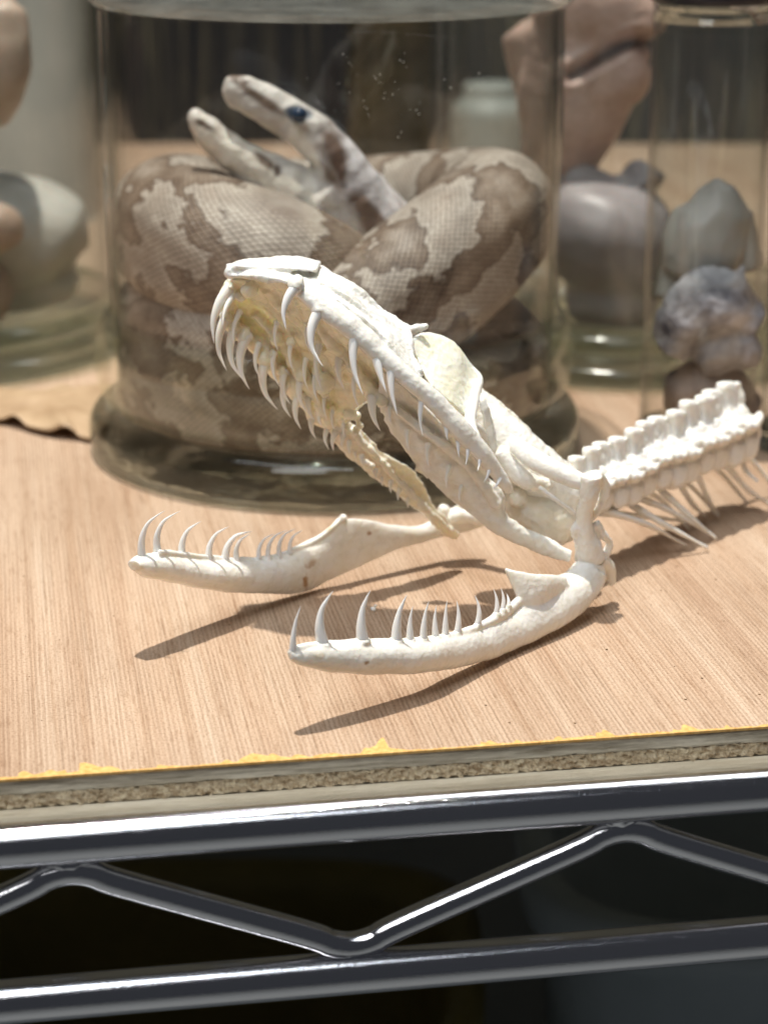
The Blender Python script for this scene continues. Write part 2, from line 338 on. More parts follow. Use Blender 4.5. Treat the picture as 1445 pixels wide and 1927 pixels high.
vr = ramp(nt, [(.28, (1, 1, 1)), (.50, (.36, .33, .30))]); nt.links.new(vo.outputs['Distance'], vr.inputs[0])
c = mix(nt, .9, c, vr.outputs[0], 'MULTIPLY'); nt.links.new(c, b.inputs['Base Color']); b.inputs['Roughness'].default_value = .5
bump(nt, vr.outputs[0], .5, .0004, b.inputs['Normal'])

HEADM, nt, b = M('boa_head_skin'); at = nd(nt, 'ShaderNodeAttribute'); at.attribute_name = 'skin'
n = noisen(nt, coords(nt), 420, 5, .6); r = ramp(nt, [(.3, (.78, .76, .74)), (.7, (1.08, 1.08, 1.08))]); nt.links.new(n, r.inputs[0])
c = mix(nt, .9, at.outputs['Color'], r.outputs[0], 'MULTIPLY'); nt.links.new(c, b.inputs['Base Color']); b.inputs['Roughness'].default_value = .45; b.inputs['Subsurface Weight'].default_value = .15; b.inputs['Subsurface Scale'].default_value = .002
vh = nd(nt, 'ShaderNodeTexVoronoi'); vh.inputs['Scale'].default_value = 480; nt.links.new(coords(nt), vh.inputs['Vector']); bump(nt, vh.outputs['Distance'], .5, .0004, b.inputs['Normal'])

# ------------------------------------------------------------------ setting
def box_local(mb, x0, x1, y0, y1, z0, z1):
    vs = [(x, y, z) for x in (x0, x1) for y in (y0, y1) for z in (z0, z1)]
    return mb.add(vs, [(0, 1, 3, 2), (4, 6, 7, 5), (0, 4, 5, 1), (2, 3, 7, 6), (0, 2, 6, 4), (1, 5, 7, 3)])
Fp = G(722, 1418)          # front edge of board
board = thing('plywood_board', 'pale pinkish plywood board with ridged grain lying on the chrome wire shelf', 'board', (0, 0, 0))
board.location = Fp; board.rotation_euler = (0, 0, YAW)
def blink(mb, name, mat, parent, smooth=False):
    me = mesh_of(mb, name); o = bpy.data.objects.new(name, me); COL.objects.link(o); me.materials.append(mat); o.parent = parent
    if smooth: me.polygons.foreach_set('use_smooth', [True]*len(me.polygons))
    return o
rnd = random.Random(4)
XW = .62; DEP = .95
blink(box_local(MB(), -XW, XW, .0, DEP, -.0005, 0), 'face_veneer', WOOD, board)
def layer(name, z1, z0, mat, y0, amp, fr, nz=10, nx=900):
    mb = MB(); vs = []; x0, x1 = -.16, .16
    for j in range(nz+1):
        for i in range(nx+1):
            x = x0+(x1-x0)*i/nx; z = z1+(z0-z1)*j/nz
            e = .0 if 0 < j < nz else .0002
            y = y0+e+amp*(noise.noise(Vector((x*fr, z*fr*1.5, 3.1)))+.6*noise.noise(Vector((x*fr*2.7, z*fr*3, 7.7))))
            vs.append((x, y, z))
    fs = [(j*(nx+1)+i, (j+1)*(nx+1)+i, (j+1)*(nx+1)+i+1, j*(nx+1)+i+1) for j in range(nz) for i in range(nx)]
    mb.add(vs, fs); box_local(mb, -XW, XW, y0+.002, DEP-.002, z0+.0001, z1-.0001)
    return blink(mb, name, mat, board, False)
layer('ply_layer', -.0005, -.0036, LAYA, .0004, .00030, 160, 8)
tag(layer('ply_layer', -.0036, -.0068, LAYB, .0006, .00075, 700, 16, 1300), 'crumbling brown end-grain layer')
layer('ply_layer', -.0068, -.0110, LAYC, .0002, .0002, 120, 6)
# torn yellow glue along front edge
mb = MB(); xs = np.arange(-.10, .10, .00025); top = []
for x in xs:
    a = max(0, noise.noise(Vector((x*190, 1.3, 0)))+.12)*.0058+max(0, noise.noise(Vector((x*420, 5.3, 0))))*.0034+.0003
    a *= .35+max(0, .75+noise.noise(Vector((x*38, 9.1, 0))))
    if noise.noise(Vector((x*90, 33, 0))) > .18: a *= .25
    if noise.noise(Vector((x*55, 71, 0))) > .1: a *= .3
    top.append(a+.0001*rnd.random())
n = len(xs); vs = [(x, -.0004, .00025) for x in xs]+[(x, t, .00025) for x, t in zip(xs, top)]+[(x, -.0004, -.0003) for x in xs]+[(x, t+.0001, -.0001) for x, t in zip(xs, top)]
fs = []
for i in range(n-1): fs += [(i, i+1, n+i+1, n+i), (2*n+i, 2*n+i+1, i+1, i), (n+i, n+i+1, 3*n+i+1, 3*n+i)]
blink(mb.add(vs, fs), 'glue_line', PAINT, board)

# chrome wire shelf
rack = thing('wire_shelf', 'chrome wire shelf edge with zigzag truss under the plywood board', 'shelf', tuple(Fp)); rack.rotation_euler = (0, 0, YAW)
def rod(name, P, r, n=28, span=8):
    mb = MB(); tube(mb, np.array(P), [r]*len(P), n=n, span=span); return blink(mb, name, CHROME, rack, True)
RZ1, RZ2 = -.0120, -.0470
rod('top_rail', [(-XW, -.0052, RZ1), (0, -.0052, RZ1), (XW, -.0052, RZ1)], .0047)
rod('bottom_rail', [(-XW, -.0052, RZ2), (0, -.0052, RZ2), (XW, -.0052, RZ2)], .0047)
def zz():
    pts = []
    ztop, zbot = -.0190, -.0410; p = .0575
    for k in range(-5, 6):
        xt = .0500+(k)*2*p; xb = xt-p
        for (x, z, s) in ((xb, zbot, 1), (xt, ztop, -1)):
            pts += [(x-.011, -.0045, z+s*.0040), (x-.0045, -.0045, z+s*.0009), (x, -.0045, z), (x+.0045, -.0045, z+s*.0009), (x+.011, -.0045, z+s*.0040)]
    return pts
rod('zigzag_wire', zz(), .0030, n=20, span=5)
for k in range(-5, 6):
    xt = .0500+k*.115
    for x, z in ((xt, -.0165), (xt-.0575, -.0427)):
        mb = MB(); tube(mb, [(x-.0045, -.0050, z), (x-.001, -.0054, z-.0001), (x+.0042, -.0050, z)], [.0011, .0019, .0010], n=10)
        me = fuse(mb, 'weld', .0004, 1, [(.0008, 500)]); o = bpy.data.objects.new('weld', me); COL.objects.link(o); me.materials.append(CHROME); o.parent = rack; me.polygons.foreach_set('use_smooth', [True]*len(me.polygons))
# front-to-back support wires under the board
for k in range(-8, 9):
    rod('cross_wire', [(.036*k+.006, .004, -.0142), (.036*k+.006, .3, -.0142), (.036*k+.006, DEP, -.0142)], .0018, n=10, span=2)

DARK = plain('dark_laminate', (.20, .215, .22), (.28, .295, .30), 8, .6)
DARKW = plain('dark_wall_paint', (.03, .03, .027), (.06, .058, .05), 6, .7)
tag(build(box_local(MB(), -2.5, 2.5, -2.5, 2.5, -.92, -.90), 'floor', DARK, smooth=False), kind='structure')
tag(build(box_local(MB(), -2.5, 2.5, 1.7, 1.75, -.9, 2.2), 'wall_back', DARKW, smooth=False), kind='structure')
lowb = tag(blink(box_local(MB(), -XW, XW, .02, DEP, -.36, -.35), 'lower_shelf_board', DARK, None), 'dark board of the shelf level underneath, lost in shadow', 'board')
lowb.rotation_euler = (0, 0, YAW)
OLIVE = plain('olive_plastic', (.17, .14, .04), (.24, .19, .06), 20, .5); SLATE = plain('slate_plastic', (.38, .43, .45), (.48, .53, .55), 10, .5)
def tub(name, label, x, y, z, rx, ry, h, mat):
    mb = MB(); n = 48; prof = [(.80, 0), (.84, .02), (.97, .9), (1.04, .92), (1.04, 1.0), (.95, 1.0), (.90, .93), (.78, .06), (0.01, .05)]
    vs = []
    for r, t in prof:
        for k in range(n):
            a = 2*math.pi*k/n; ca, sa = math.cos(a), math.sin(a); q = (abs(ca)**4+abs(sa)**4)**-.25
            vs.append((x+rx*r*ca*q, y+ry*r*sa*q, z+h*t))
    fs = [(i*n+k, i*n+(k+1) % n, (i+1)*n+(k+1) % n, (i+1)*n+k) for i in range(len(prof)-1) for k in range(n)]
    mb.add(vs, fs); return tag(build(mb, name, mat), label, 'tub')
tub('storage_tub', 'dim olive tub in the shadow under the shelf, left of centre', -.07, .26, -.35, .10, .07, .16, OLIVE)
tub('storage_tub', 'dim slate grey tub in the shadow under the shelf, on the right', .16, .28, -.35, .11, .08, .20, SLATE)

# ------------------------------------------------------------------ centre jar with its boa
JC = np.array([-.015, .233])
jar = thing('specimen_jar', 'wide footed glass jar holding a coiled boa, right behind the skull', 'jar', (JC[0], JC[1], 0))
mb = MB(); lathe(mb, JC, roundp([(.0695, .0400), (.0672, .0435), (.0668, .050), (.0672, .09), (.0672, .1310)], 6)); 
lathe(mb, JC, roundp([(.0645, .0200), (.0655, .050), (.0655, .09), (.0655, .1310)], 6)); build(mb, 'jar_wall', GLASS, jar)
# shoulder ring of the wall, a rounded bulge
mb = MB(); lathe(mb, JC, roundp([(.0660, .0425), (.0676, .0425), (.0700, .0400), (.0718, .034), (.0720, .027), (.0706, .0205), (.0680, .0175), (.0662, .0165), (.0656, .020), (.0656, .038)], 5), close=True); build(mb, 'shoulder_ring', RING, jar)
mb = MB(); lathe(mb, JC, roundp([(.001, .0004), (.040, .0004), (.0705, .0006), (.0735, .0022), (.0742, .0060), (.0738, .0105), (.0715, .0138), (.0680, .0152), (.0640, .0150), (.058, .0110), (.040, .0085), (.001, .0080)], 5)); build(mb, 'foot', FOOT, jar)
mb = MB(); lathe(mb, JC, roundp([(.001, .1335), (.045, .1331), (.0655, .1320), (.0690, .1327), (.0702, .1355), (.0702, .1435), (.0690, .1465), (.060, .1480), (.001, .1485)], 5)); build(mb, 'lid', LIDT, jar)
mb = MB(); lathe(mb, JC, [(.0650, .0160), (.0650, .1270), (.001, .1270)]); build(mb, 'liquid', LIQ, jar)
# bright air bubbles under the lid
def polar(deg, r, z): return (JC[0]+r*math.cos(math.radians(deg)), JC[1]+r*math.sin(math.radians(deg)), z)
boa = thing('coiled_boa', 'pale brown blotched boa coiled in the centre jar with its mouth gaping open', 'snake', (JC[0], JC[1], .012))
mb = MB()
path = []; rad = []
def add(deg, r, z, R): path.append(polar(deg, r, z)); rad.append(R)
for d, z, R, q_ in ((95, .017, .006, 0), (140, .019, .009, 0), (180, .021, .011, 0), (225, .0225, .0125, 0), (270, .0235, .0135, 0), (315, .0245, .014, 0), (360, .026, .0145, 0), (405, .029, .015, 0), (450, .033, .0155, 0), (495, .036, .016, 0), (535, .0385, .016, 0), (575, .0385, .0165, 0),
                (612, .0400, .0170, 0), (638, .0465, .0175, 0), (662, .0570, .0178, 0), (686, .0665, .0172, 0), (712, .0715, .0160, 0), (750, .0690, .0150, 0), (800, .0630, .0150, 0), (850, .0620, .0165, 0), (893, .0665, .0182, 0), (922, .0670, .0188, 0), (946, .0645, .0190, .001), (966, .0610, .0188, .004), (984, .0545, .0180, .011), (1000, .0470, .0165, .020), (1012, .0400, .0150, .030)):
    add(d, .0642-R-q_, z, R); 
path += [(0, 0, 0)]*4; rad += [0]*4
# the body passes under itself and rises as the neck
path = path[:-4]; rad = rad[:-4]
path += [tuple(W(700, 470, 23.5)), tuple(W(745, 440, 22.3)), tuple(W(700, 380, 21.2)), tuple(W(655, 325, 20.8))]; rad += [.0125, .0115, .0105, .0100]
tube(mb, path[:-4], [r_*1.14 for r_ in rad[:-4]], n=48, span=12)
def press(p):
    dx, dy = p[0]-JC[0], p[1]-JC[1]; r_ = math.hypot(dx, dy); q_ = .0646-max(0, .0646-r_) if r_ < .0646 else .0646; return (JC[0]+dx/r_*q_, JC[1]+dy/r_*q_, max(p[2], .0122)) if r_ > 1e-6 else p
mb.v = [press(p) for p in mb.v]
bm_ = fuse(MB().add(mb.v, mb.f, mb.uv), 'x', .01, 0) if False else None
body = build(mb, 'body', SKIN, boa)
# head: upper jaw, lower jaw, neck fused
mb = MB()
D0 = 20.6
def row(x1, y1, x2, y2, t, d=D0): return (x1, y1, d, x2, y2, d+.15, t)
blade(mb, [row(414, 165, 421, 184, 22), row(428, 146, 436, 203, 52), (465, 141, D0+.1, 466, 220, D0, 62), row(515, 163, 508, 246, 74), row(565, 190, 548, 272, 88), row(615, 222, 592, 318, 108), row(660, 262, 610, 385, 120), row(705, 315, 610, 440, 120), row(745, 375, 650, 470, 115), row(800, 445, 720, 520, 110)], n=22)
blade(mb, [row(351, 221, 355, 238, 20), row(366, 207, 372, 262, 52), row(410, 228, 408, 303, 66), row(460, 262, 456, 345, 78), row(520, 290, 510, 385, 90), row(575, 315, 560, 425, 100), row(620, 340, 625, 465, 100), row(660, 380, 690, 500, 90)], n=22)
tube(mb, [W(*p) for p in ((600, 350, 21), (660, 395, 21.2), (725, 455, 21.6), (770, 500, 22.2))], [80*1.55e-4, 84*1.55e-4, 78*1.55e-4, 70*1.55e-4], n=24)
hm = fuse(mb, 'head', .0007, 3, [(.0008, 220)])
pts = np.array([v.co for v in hm.vertices]); q = PX(pts); cols = np.zeros((len(q), 4)); cols[:, 3] = 1
def blob(cx, cy, rx, ry, rot=0, soft=.25):
    c, s = math.cos(math.radians(rot)), math.sin(math.radians(rot)); dx, dy = q[:, 0]-cx, q[:, 1]-cy
    wob = np.array([noise.noise(Vector(p*260)) for p in pts])*.35
    d = np.hypot((dx*c+dy*s)/rx, (-dx*s+dy*c)/ry)+wob; return np.clip((1+soft-d)/(2*soft), 0, 1)[:, None]
cc = np.tile(np.array([[.62, .58, .54]]), (len(q), 1))
def paint(cc, w, col): return cc*(1-w)+np.array(col)*w
cc = paint(cc, blob(700, 350, 130, 60, 48), (.64, .61, .62)); cc = paint(cc, blob(620, 455, 110, 40, 35), (.66, .62, .66))
cc = paint(cc, blob(470, 305, 150, 34, 33), (.86, .80, .70)); cc = paint(cc, blob(480, 245, 80, 20, 33), (.74, .68, .58)); cc = paint(cc, blob(570, 275, 62, 16, 58), (.88, .84, .76))
cc = paint(cc, blob(628, 298, 26, 62, -12), (.15, .095, .07)); cc = paint(cc, blob(700, 415, 75, 22, 52), (.20, .135, .10))
for a in ((388, 237, 20, 6, 30), (500, 305, 25, 10, 35), (522, 320, 8, 14, 0), (450, 150, 18, 9, 20), (490, 185, 50, 9, 35)): cc = paint(cc, blob(*a), (.16, .11, .08))
cc = paint(cc, blob(563, 216, 24, 15, 10), (.03, .05, .09))
cols[:, :3] = cc; at = hm.color_attributes.new('skin', 'FLOAT_COLOR', 'POINT'); at.data.foreach_set('color', cols.ravel())
head = link('head', hm, HEADM, boa)
mb = MB(); ball(mb, W(563, 216, 19.9), .0022, 16, 10); EYE, nt, b = M('clouded_eye'); b.inputs['Base Color'].default_value = (.02, .04, .08, 1); b.inputs['Roughness'].default_value = .15
e = build(mb, 'eye', EYE, boa)
spk = plain('glass_dust', (.7, .7, .66), (.9, .9, .86), 300, .5); mb = MB()
for k in range(45):
    d = rnd.gauss(-78, 10) if k < 60 else rnd.uniform(-170, -10); z = .116+rnd.gauss(0, .006) if k < 60 else rnd.uniform(.05, .125); r_ = rnd.uniform(.00006, .00017)
    ball(mb, (JC[0]+.0674*math.cos(math.radians(d)), JC[1]+.0674*math.sin(math.radians(d)), z), r_, 6, 4)
tag(build(mb, 'dust_speck', spk, jar), kind='stuff')

# ------------------------------------------------------------------ jars behind
def bjar(name, label, cx, cy, r, h, foot=True, cap=None, group=None):
    t = thing(name, label, 'jar', (cx, cy, 0), group); c = (cx, cy)
    mb = MB(); z0 = .018 if foot else .004
    lathe(mb, c, roundp([(r*.97, z0), (r, z0+.006), (r, h*.5), (r, h)], 5), 72); lathe(mb, c, [(r*.94, z0), (r*.94, h)], 72); build(mb, 'jar_wall', GLASSB if foot else GLASS, t)
    if foot:
        mb = MB(); lathe(mb, c, roundp([(.001, .0005), (r*.9, .0005), (r*1.08, .002), (r*1.09, .006), (r*1.05, .0085), (r*1.0, .010), (r*1.04, .0125), (r*1.04, .016), (r*1.0, .0185), (r*.95, .019), (r*.9, .008), (.001, .007)], 4), 72); build(mb, 'foot', FOOTB, t)
    else:
        mb = MB(); lathe(mb, c, roundp([(.001, .0005), (r*.92, .0005), (r*.99, .002), (r, .006), (r*.92, .007), (.001, .005)], 4), 48); build(mb, 'foot', FOOT, t)
    mb = MB(); lathe(mb, c, [(r*.93, .012 if foot else .007), (r*.93, h*.93), (.001, h*.93)], 48); build(mb, 'liquid', LIQ, t)
    if cap:
        mb = MB(); lathe(mb, c, roundp([(r*1.0, h-.006), (r*.93, h-.003), (r*.93, h)], 4), 48); build(mb, 'neck_ring', FOOT, t)
        mb = MB(); prof = [(r*.9, h-.0005), (r*1.03, h-.0005), (r*1.06, h+.001), (r*1.06, h+.014), (r*1.0, h+.016), (.001, h+.016)]
        n = 120; vs = []
        for rr, z in prof:
            for k in range(n):
                g = rr*(1+(.012 if k % 2 else 0)*(rr > r*1.04)); vs.append((cx+g*math.cos(2*math.pi*k/n), cy+g*math.sin(2*math.pi*k/n), z))
        mb.add(vs, [(i*n+k, i*n+(k+1) % n, (i+1)*n+(k+1) % n, (i+1)*n+k) for i in range(len(prof)-1) for k in range(n)]); build(mb, 'cap', cap, t)
    return t
BLACK = plain('black_plastic', (.012, .013, .02), (.02, .02, .03), 60, .3)
bjar('specimen_jar', 'large footed glass jar left of the boa jar, cut by the frame edge', -.165, .362, .070, .20)
bjar('specimen_jar', 'footed glass jar with a pink snouted specimen, behind the boa jar to the right', .088, .368, .072, .22)
bjar('specimen_vial', 'narrow glass vial with a black cap holding a greyish chick, by the boa jar', .0948, .230, .0175, .1328, False, BLACK)
bjar('specimen_vial', 'narrow glass vial at the right frame edge, only a sliver in view', .1305, .226, .0175, .1328, False, BLACK)

PINK = plain('pickled_pink_flesh', (.44, .26, .20), (.70, .52, .44), 22, .4, .12, .3); TAN = plain('pickled_tan_flesh', (.30, .21, .15), (.50, .40, .32), 26, .4, .15, .3)
PALE = plain('pale_pickled_skin', (.34, .33, .29), (.52, .50, .45), 24, .4, .1, .2)
MAUVE = plain('pickled_mauve_skin', (.20, .17, .17), (.36, .33, .33), 20, .4, .1, .2)
CHICK = plain('wet_grey_down', (.05, .05, .07), (.58, .57, .58), 60, .6, .8)
def blobs(name, label, cat, items, mat, vox=.0015, disp=((.003, 40), (.0006, 120))):
    mb = MB()
    for it in items:
        if it[0] == 'b': blade(mb, it[1], n=20)
        else:
            P = [W(*p[:3]) for p in it[1]]; tube(mb, P, [p[3]*K*((p[2]*.01+.42)/.5)*1.0 for p in it[1]], n=20)
    me = fuse(mb, name, vox, 4, disp); return me, label, cat
def spec(name, label, cat, items, mat, **k):
    me, l, c = blobs(name, label, cat, items, mat, **k); return tag(link(name, me, mat), l, c)
sn = spec('pig_fetus', 'pink snouted animal fetus with a long closed mouth in the jar behind', 'animal',
     [('t', [(1060, -10, 36.2, 110), (1120, 0, 35.6, 100), (1180, 10, 35.1, 78), (1222, 22, 34.8, 52), (1250, 30, 34.8, 40)]),
      ('t', [(1030, 150, 36.4, 100), (1095, 168, 35.6, 66), (1150, 150, 35.1, 58), (1195, 138, 34.8, 48), (1215, 134, 34.7, 34)]),
      ('t', [(1060, 60, 36.4, 110), (1070, 170, 36.0, 96), (1060, 260, 36.2, 80), (1035, 340, 36.6, 55)]), ('t', [(1120, 60, 36.2, 80), (1170, 90, 35.9, 70), (1205, 100, 35.7, 50)]), ('t', [(1150, 160, 35.3, 50), (1110, 230, 35.9, 60), (1060, 300, 36.3, 60)])], PINK, disp=((.0022, 55), (.0003, 200)))
pm = sn.data; pts = np.array([v.co for v in pm.vertices]); q2 = PX(pts); LN = crom(np.array([(1075, 140), (1100, 128), (1140, 104), (1180, 80), (1212, 74), (1240, 92)], float), 8)
dmin = np.min(np.hypot(q2[:, None, 0]-LN[None, :, 0], q2[:, None, 1]-LN[None, :, 1]), axis=1); front = pts[:, 1] < np.median(pts[:, 1])
w_ = np.clip(1-dmin/15, 0, 1)*front; pts2 = pts+np.outer(w_, FWD)*.006+np.outer(np.clip(1-abs(dmin-24)/14, 0, 1)*front, -FWD)*.0015
pm.vertices.foreach_set('co', pts2.ravel()); pm.update(); cols = np.ones((len(pts), 4)); cols[:, :3] = np.array((.60, .42, .35))*(1-w_[:, None])+np.array((.12, .05, .04))*w_[:, None]
at2 = pm.color_attributes.new('skin', 'FLOAT_COLOR', 'POINT'); at2.data.foreach_set('color', cols.ravel()); pm.materials.clear(); pm.materials.append(HEADM)
spec('pickled_specimen', 'mauve grey rounded specimen low in the jar behind the boa jar', 'specimen',
     [('t', [(1060, 420, 35.4, 90), (1130, 440, 35.0, 110), (1200, 480, 35.0, 100), (1250, 500, 35, 60)]), ('t', [(1080, 570, 35, 40), (1150, 560, 34.4, 48), (1220, 575, 34.6, 34)]), ('t', [(1080, 340, 35.6, 40), (1140, 370, 35.0, 46), (1210, 400, 34.6, 36)]), ('t', [(1190, 300, 35.4, 26), (1215, 350, 35.0, 40)])], MAUVE, disp=((.005, 28), (.0008, 100)))
spec('pickled_specimen', 'brown lumpy specimen high in the left jar at the frame edge', 'specimen',
     [('t', [(-60, 60, 35, 70), (0, 90, 34, 66), (30, 110, 33.6, 40)]), ('t', [(0, 10, 34, 50), (-10, 120, 34, 70), (-40, 200, 34.5, 60)])], TAN)
spec('pickled_specimen', 'tan rounded specimen low in the left jar with a dark underside', 'specimen',
     [('t', [(-60, 430, 33.2, 55), (0, 430, 32.6, 45), (35, 440, 32.4, 28)]), ('t', [(-60, 540, 34.4, 60), (0, 560, 34, 50)])], TAN)
spec('pickled_specimen', 'large pale grey specimen filling the lower half of the left jar', 'specimen',
     [('t', [(-90, 440, 36.5, 120), (20, 430, 36.4, 112), (110, 440, 36.2, 92), (150, 455, 36.2, 60)]), ('t', [(-60, 520, 36.5, 60), (60, 530, 36.2, 50), (140, 520, 36.4, 40)])], PALE, disp=((.005, 26), (.0008, 90)))
PALEB = plain('milky_card', (.50, .53, .50), (.62, .64, .60), 10, .7)
# pale cloud of sediment / backing card in left jar
ck = spec('chick_specimen', 'grey and white down covered chick folded in the black capped vial', 'animal',
     [('t', [(1262, 650, 22.6, 40), (1300, 590, 22.3, 62), (1350, 570, 22.3, 64), (1400, 610, 22.6, 48)]), ('t', [(1320, 660, 22.5, 50), (1370, 650, 22.4, 54), (1405, 670, 22.7, 34)]),
      ('t', [(1375, 545, 22.6, 20), (1392, 520, 22.6, 13), (1400, 495, 22.7, 6)])], CHICK, vox=.0009, disp=((.0014, 130), (.0006, 500)))
spec('pickled_specimen', 'pale soft specimen behind the chick in the black capped vial', 'specimen',
     [('t', [(1300, 520, 24.0, 60), (1325, 450, 24.0, 74), (1345, 400, 24.0, 66), (1350, 350, 24.0, 34)]), ('t', [(1270, 470, 24.2, 22), (1262, 560, 24.0, 34)]), ('t', [(1400, 400, 24.0, 22), (1415, 500, 24.0, 28)])], PALE, vox=.0009, disp=((.003, 60), (.0005, 200)))
spec('pickled_specimen', 'brown and dark grey specimen at the bottom of the black capped vial', 'specimen',
     [('t', [(1270, 760, 22.8, 56), (1340, 740, 22.8, 62), (1400, 790, 22.8, 50)]), ('t', [(1290, 850, 22.8, 50), (1370, 850, 22.8, 50)])], plain('pickled_dark_flesh', (.10, .08, .07), (.30, .22, .17), 60, .5, .6))
# back row on the board
GREYB = plain('grey_ceramic', (.28, .29, .27), (.40, .40, .37), 14, .5)
def canister(name, label, x, y, r, h, mat):
    mb = MB(); lathe(mb, (x, y), roundp([(.001, .0005), (r*.95, .0005), (r, .003), (r, h*.6), (r*.98, h*.8), (r*.7, h*.9), (r*.66, h), (.001, h)], 3), 48); return tag(build(mb, name, mat), label, 'canister')

canister('grey_canister', 'grey straight sided canister standing behind the left jar', -.165, .62, .030, .20, GREYB)
canister('grey_canister', 'small grey canister at the back, seen through the right of the boa jar', .052, .66, .020, .058, GREYB)
canister('amber_bottle', 'dark amber bottle at the back, seen through the boa jar', .005, .70, .024, .12, plain('amber_glass', (.02, .018, .012), (.05, .04, .02), 30, .15))
mb = MB(); n = 300; vs = []
for i in range(n):
    x = -.30+.62*i/(n-1); y = .86+.0016*(abs((i % 4)-2)-1)+.002*noise.noise(Vector((x*30, 0, 0)))
    vs += [(x, y, .0003), (x+.002*noise.noise(Vector((x*60, 4, 0))), y, .20), (x, y+.006, .20), (x, y+.006, .0003)]
fs = [(4*i+a, 4*i+4+a, 4*i+4+(a+1) % 4, 4*i+(a+1) % 4) for i in range(n-1) for a in range(4)]
RIB, nt, b = M('ribbed_dark_plastic'); rn_ = noisen(nt, coords(nt, 'Object', (1, 1, .06)), 150, 4, .65); rr = ramp(nt, [(.46, (.008, .010, .013)), (.60, (.05, .046, .032)), (.74, (.22, .20, .13))]); nt.links.new(rn_, rr.inputs[0]); nt.links.new(rr.outputs[0], b.inputs['Base Color']); b.inputs['Roughness'].default_value = .3; rp = build(mb.add(vs, fs), 'ribbed_panel', RIB, smooth=False)  # vertical streaks painted in, standing for light caught along the ridges
tag(rp, 'dark ribbed panel standing upright at the back of the board', 'panel')
# dried leaf under the left jar
LEAF, nt, b = M('dried_leaf'); co = coords(nt); n = noisen(nt, co, 60, 5); r = ramp(nt, [(.3, (.30, .19, .10)), (.7, (.50, .36, .22))]); nt.links.new(n, r.inputs[0]); nt.links.new(r.outputs[0], b.inputs['Base Color']); b.inputs['Roughness'].default_value = .6
mb = MB(); c0 = G(60, 780)
E = [G(*p) for p in ((-60, 742), (40, 745), (130, 745), (205, 742), (215, 775), (190, 832), (150, 832), (80, 822), (20, 805), (-40, 790))]
vs = [(*(np.mean(E, axis=0)[:2]), .006)]; n = len(E)*6; E2 = crom(np.vstack([E, E[:1]]), 6)[:-1]
for t in (.25, .5, .75, .92, 1.0):
    for k in range(n):
        p = np.array(vs[0])*(1-t)+E2[k]*t; z = .006*(1-t)+.003*noise.noise(Vector((p[0]*60, p[1]*60, 2)))*(1.2-t*.4)+.0015+.0025*max(0, math.sin(k*.7))*t*t
        vs.append((p[0], p[1], max(.0006, z)))
fs = [(0, 1+k, 1+(k+1) % n) for k in range(n)]+[(1+i*n+k, 1+(i+1)*n+k, 1+(i+1)*n+(k+1) % n, 1+i*n+(k+1) % n) for i in range(4) for k in range(n)]
lf = build(mb.add(vs, fs), 'dried_leaf', LEAF); md = lf.modifiers.new('t', 'SOLIDIFY'); md.thickness = .0006; tag(lf, 'curled brown dried leaf lying in front of the left jar', 'leaf')

# ------------------------------------------------------------------ the snake skeleton
sk = thing('snake_skeleton', 'bleached white snake skull with gaping toothed jaws and a short length of spine', 'skeleton', tuple(G(1000, 1100)))
def part(name, mb, mat, vox=.00032, smooth=2, disp=((.00018, 420), (.00007, 1300)), label=None):
    o = link(name, fuse(mb, name, vox, smooth, [(a*.5, f) for a, f in disp]), mat, sk)
    if label: o['label'] = label
    return o
def collar(mb, bx, by, bd, tx, ty, td, w, *_, **k):
    B, T_ = W(bx, by, bd), W(tx, ty, td); L = np.linalg.norm(T_-B); ax = nrm(T_-B); r = w*K/2
    tube(mb, [B-ax*r*1.5+FWD*r*1.3, B-ax*r*.6+FWD*r*.4, B+ax*r*.5+FWD*r*.05], [r*1.0, r*1.2, r*1.05], n=12)
def tooth(parent, bx, by, bd, tx, ty, td, w, bow=.12, mat=None, side=-1):
    B, T_ = W(bx, by, bd), W(tx, ty, td); L = np.linalg.norm(T_-B); ax = nrm(T_-B)
    perp = nrm(np.cross(ax, FWD))*side; root = B-ax*L*.06-perp*L*bow*.3+FWD*w*K*.25
    P = [root, B+FWD*w*K*.08, B+ax*L*.30+perp*L*bow*1.0*.75, B+ax*L*.62+perp*L*bow*.9, B+ax*L*.86+perp*L*bow*.42, T_]
    w2 = w*K/2
    mb = MB(); tube(mb, P, [w2*1.10, w2*.95, w2*.72, w2*.42, w2*.19, w2*.02], n=12, span=5)
    return build(mb, 'tooth', mat or TOOTH, parent)

# snout roof: nasal + prefrontal + premaxilla
mb = MB()
sheet(mb, [[(424, 500, 8.5), (428, 510, 8.2), (432, 522, 8.1)],
           [(470, 492, 8.9), (478, 508, 8.2), (484, 524, 7.7)],
           [(530, 491, 9.3), (535, 512, 8.4), (540, 532, 7.5)],
           [(598, 500, 9.5), (590, 530, 8.5), (582, 556, 7.4)],
           [(650, 536, 9.3), (640, 566, 8.2), (628, 590, 7.3)],
           [(706, 580, 9.2), (700, 606, 8.1), (690, 634, 7.2)],
           [(758, 612, 9.1), (758, 640, 8.1), (750, 682, 7.2)],
           [(772, 622, 9.0), (778, 668, 8.2), (792, 722, 7.3)]], .0013)
tube(mb, [W(*p) for p in ((428, 505, 8.3), (470, 497, 8.7), (540, 494, 9.2), (600, 504, 9.4))], [.0011, .0012, .0010, .0007])
tube(mb, [W(*p) for p in ((610, 512, 9.3), (660, 543, 9.0), (720, 590, 9.0), (765, 620, 8.8), (785, 618, 8.8), (803, 613, 8.8))], [.0009, .0013, .0013, .0013, .0010, .0006])
tube(mb, [W(*p) for p in ((766, 622, 8.7), (768, 645, 8.2), (772, 672, 7.8), (785, 705, 7.4))], [.0012, .0011, .0011, .0016])
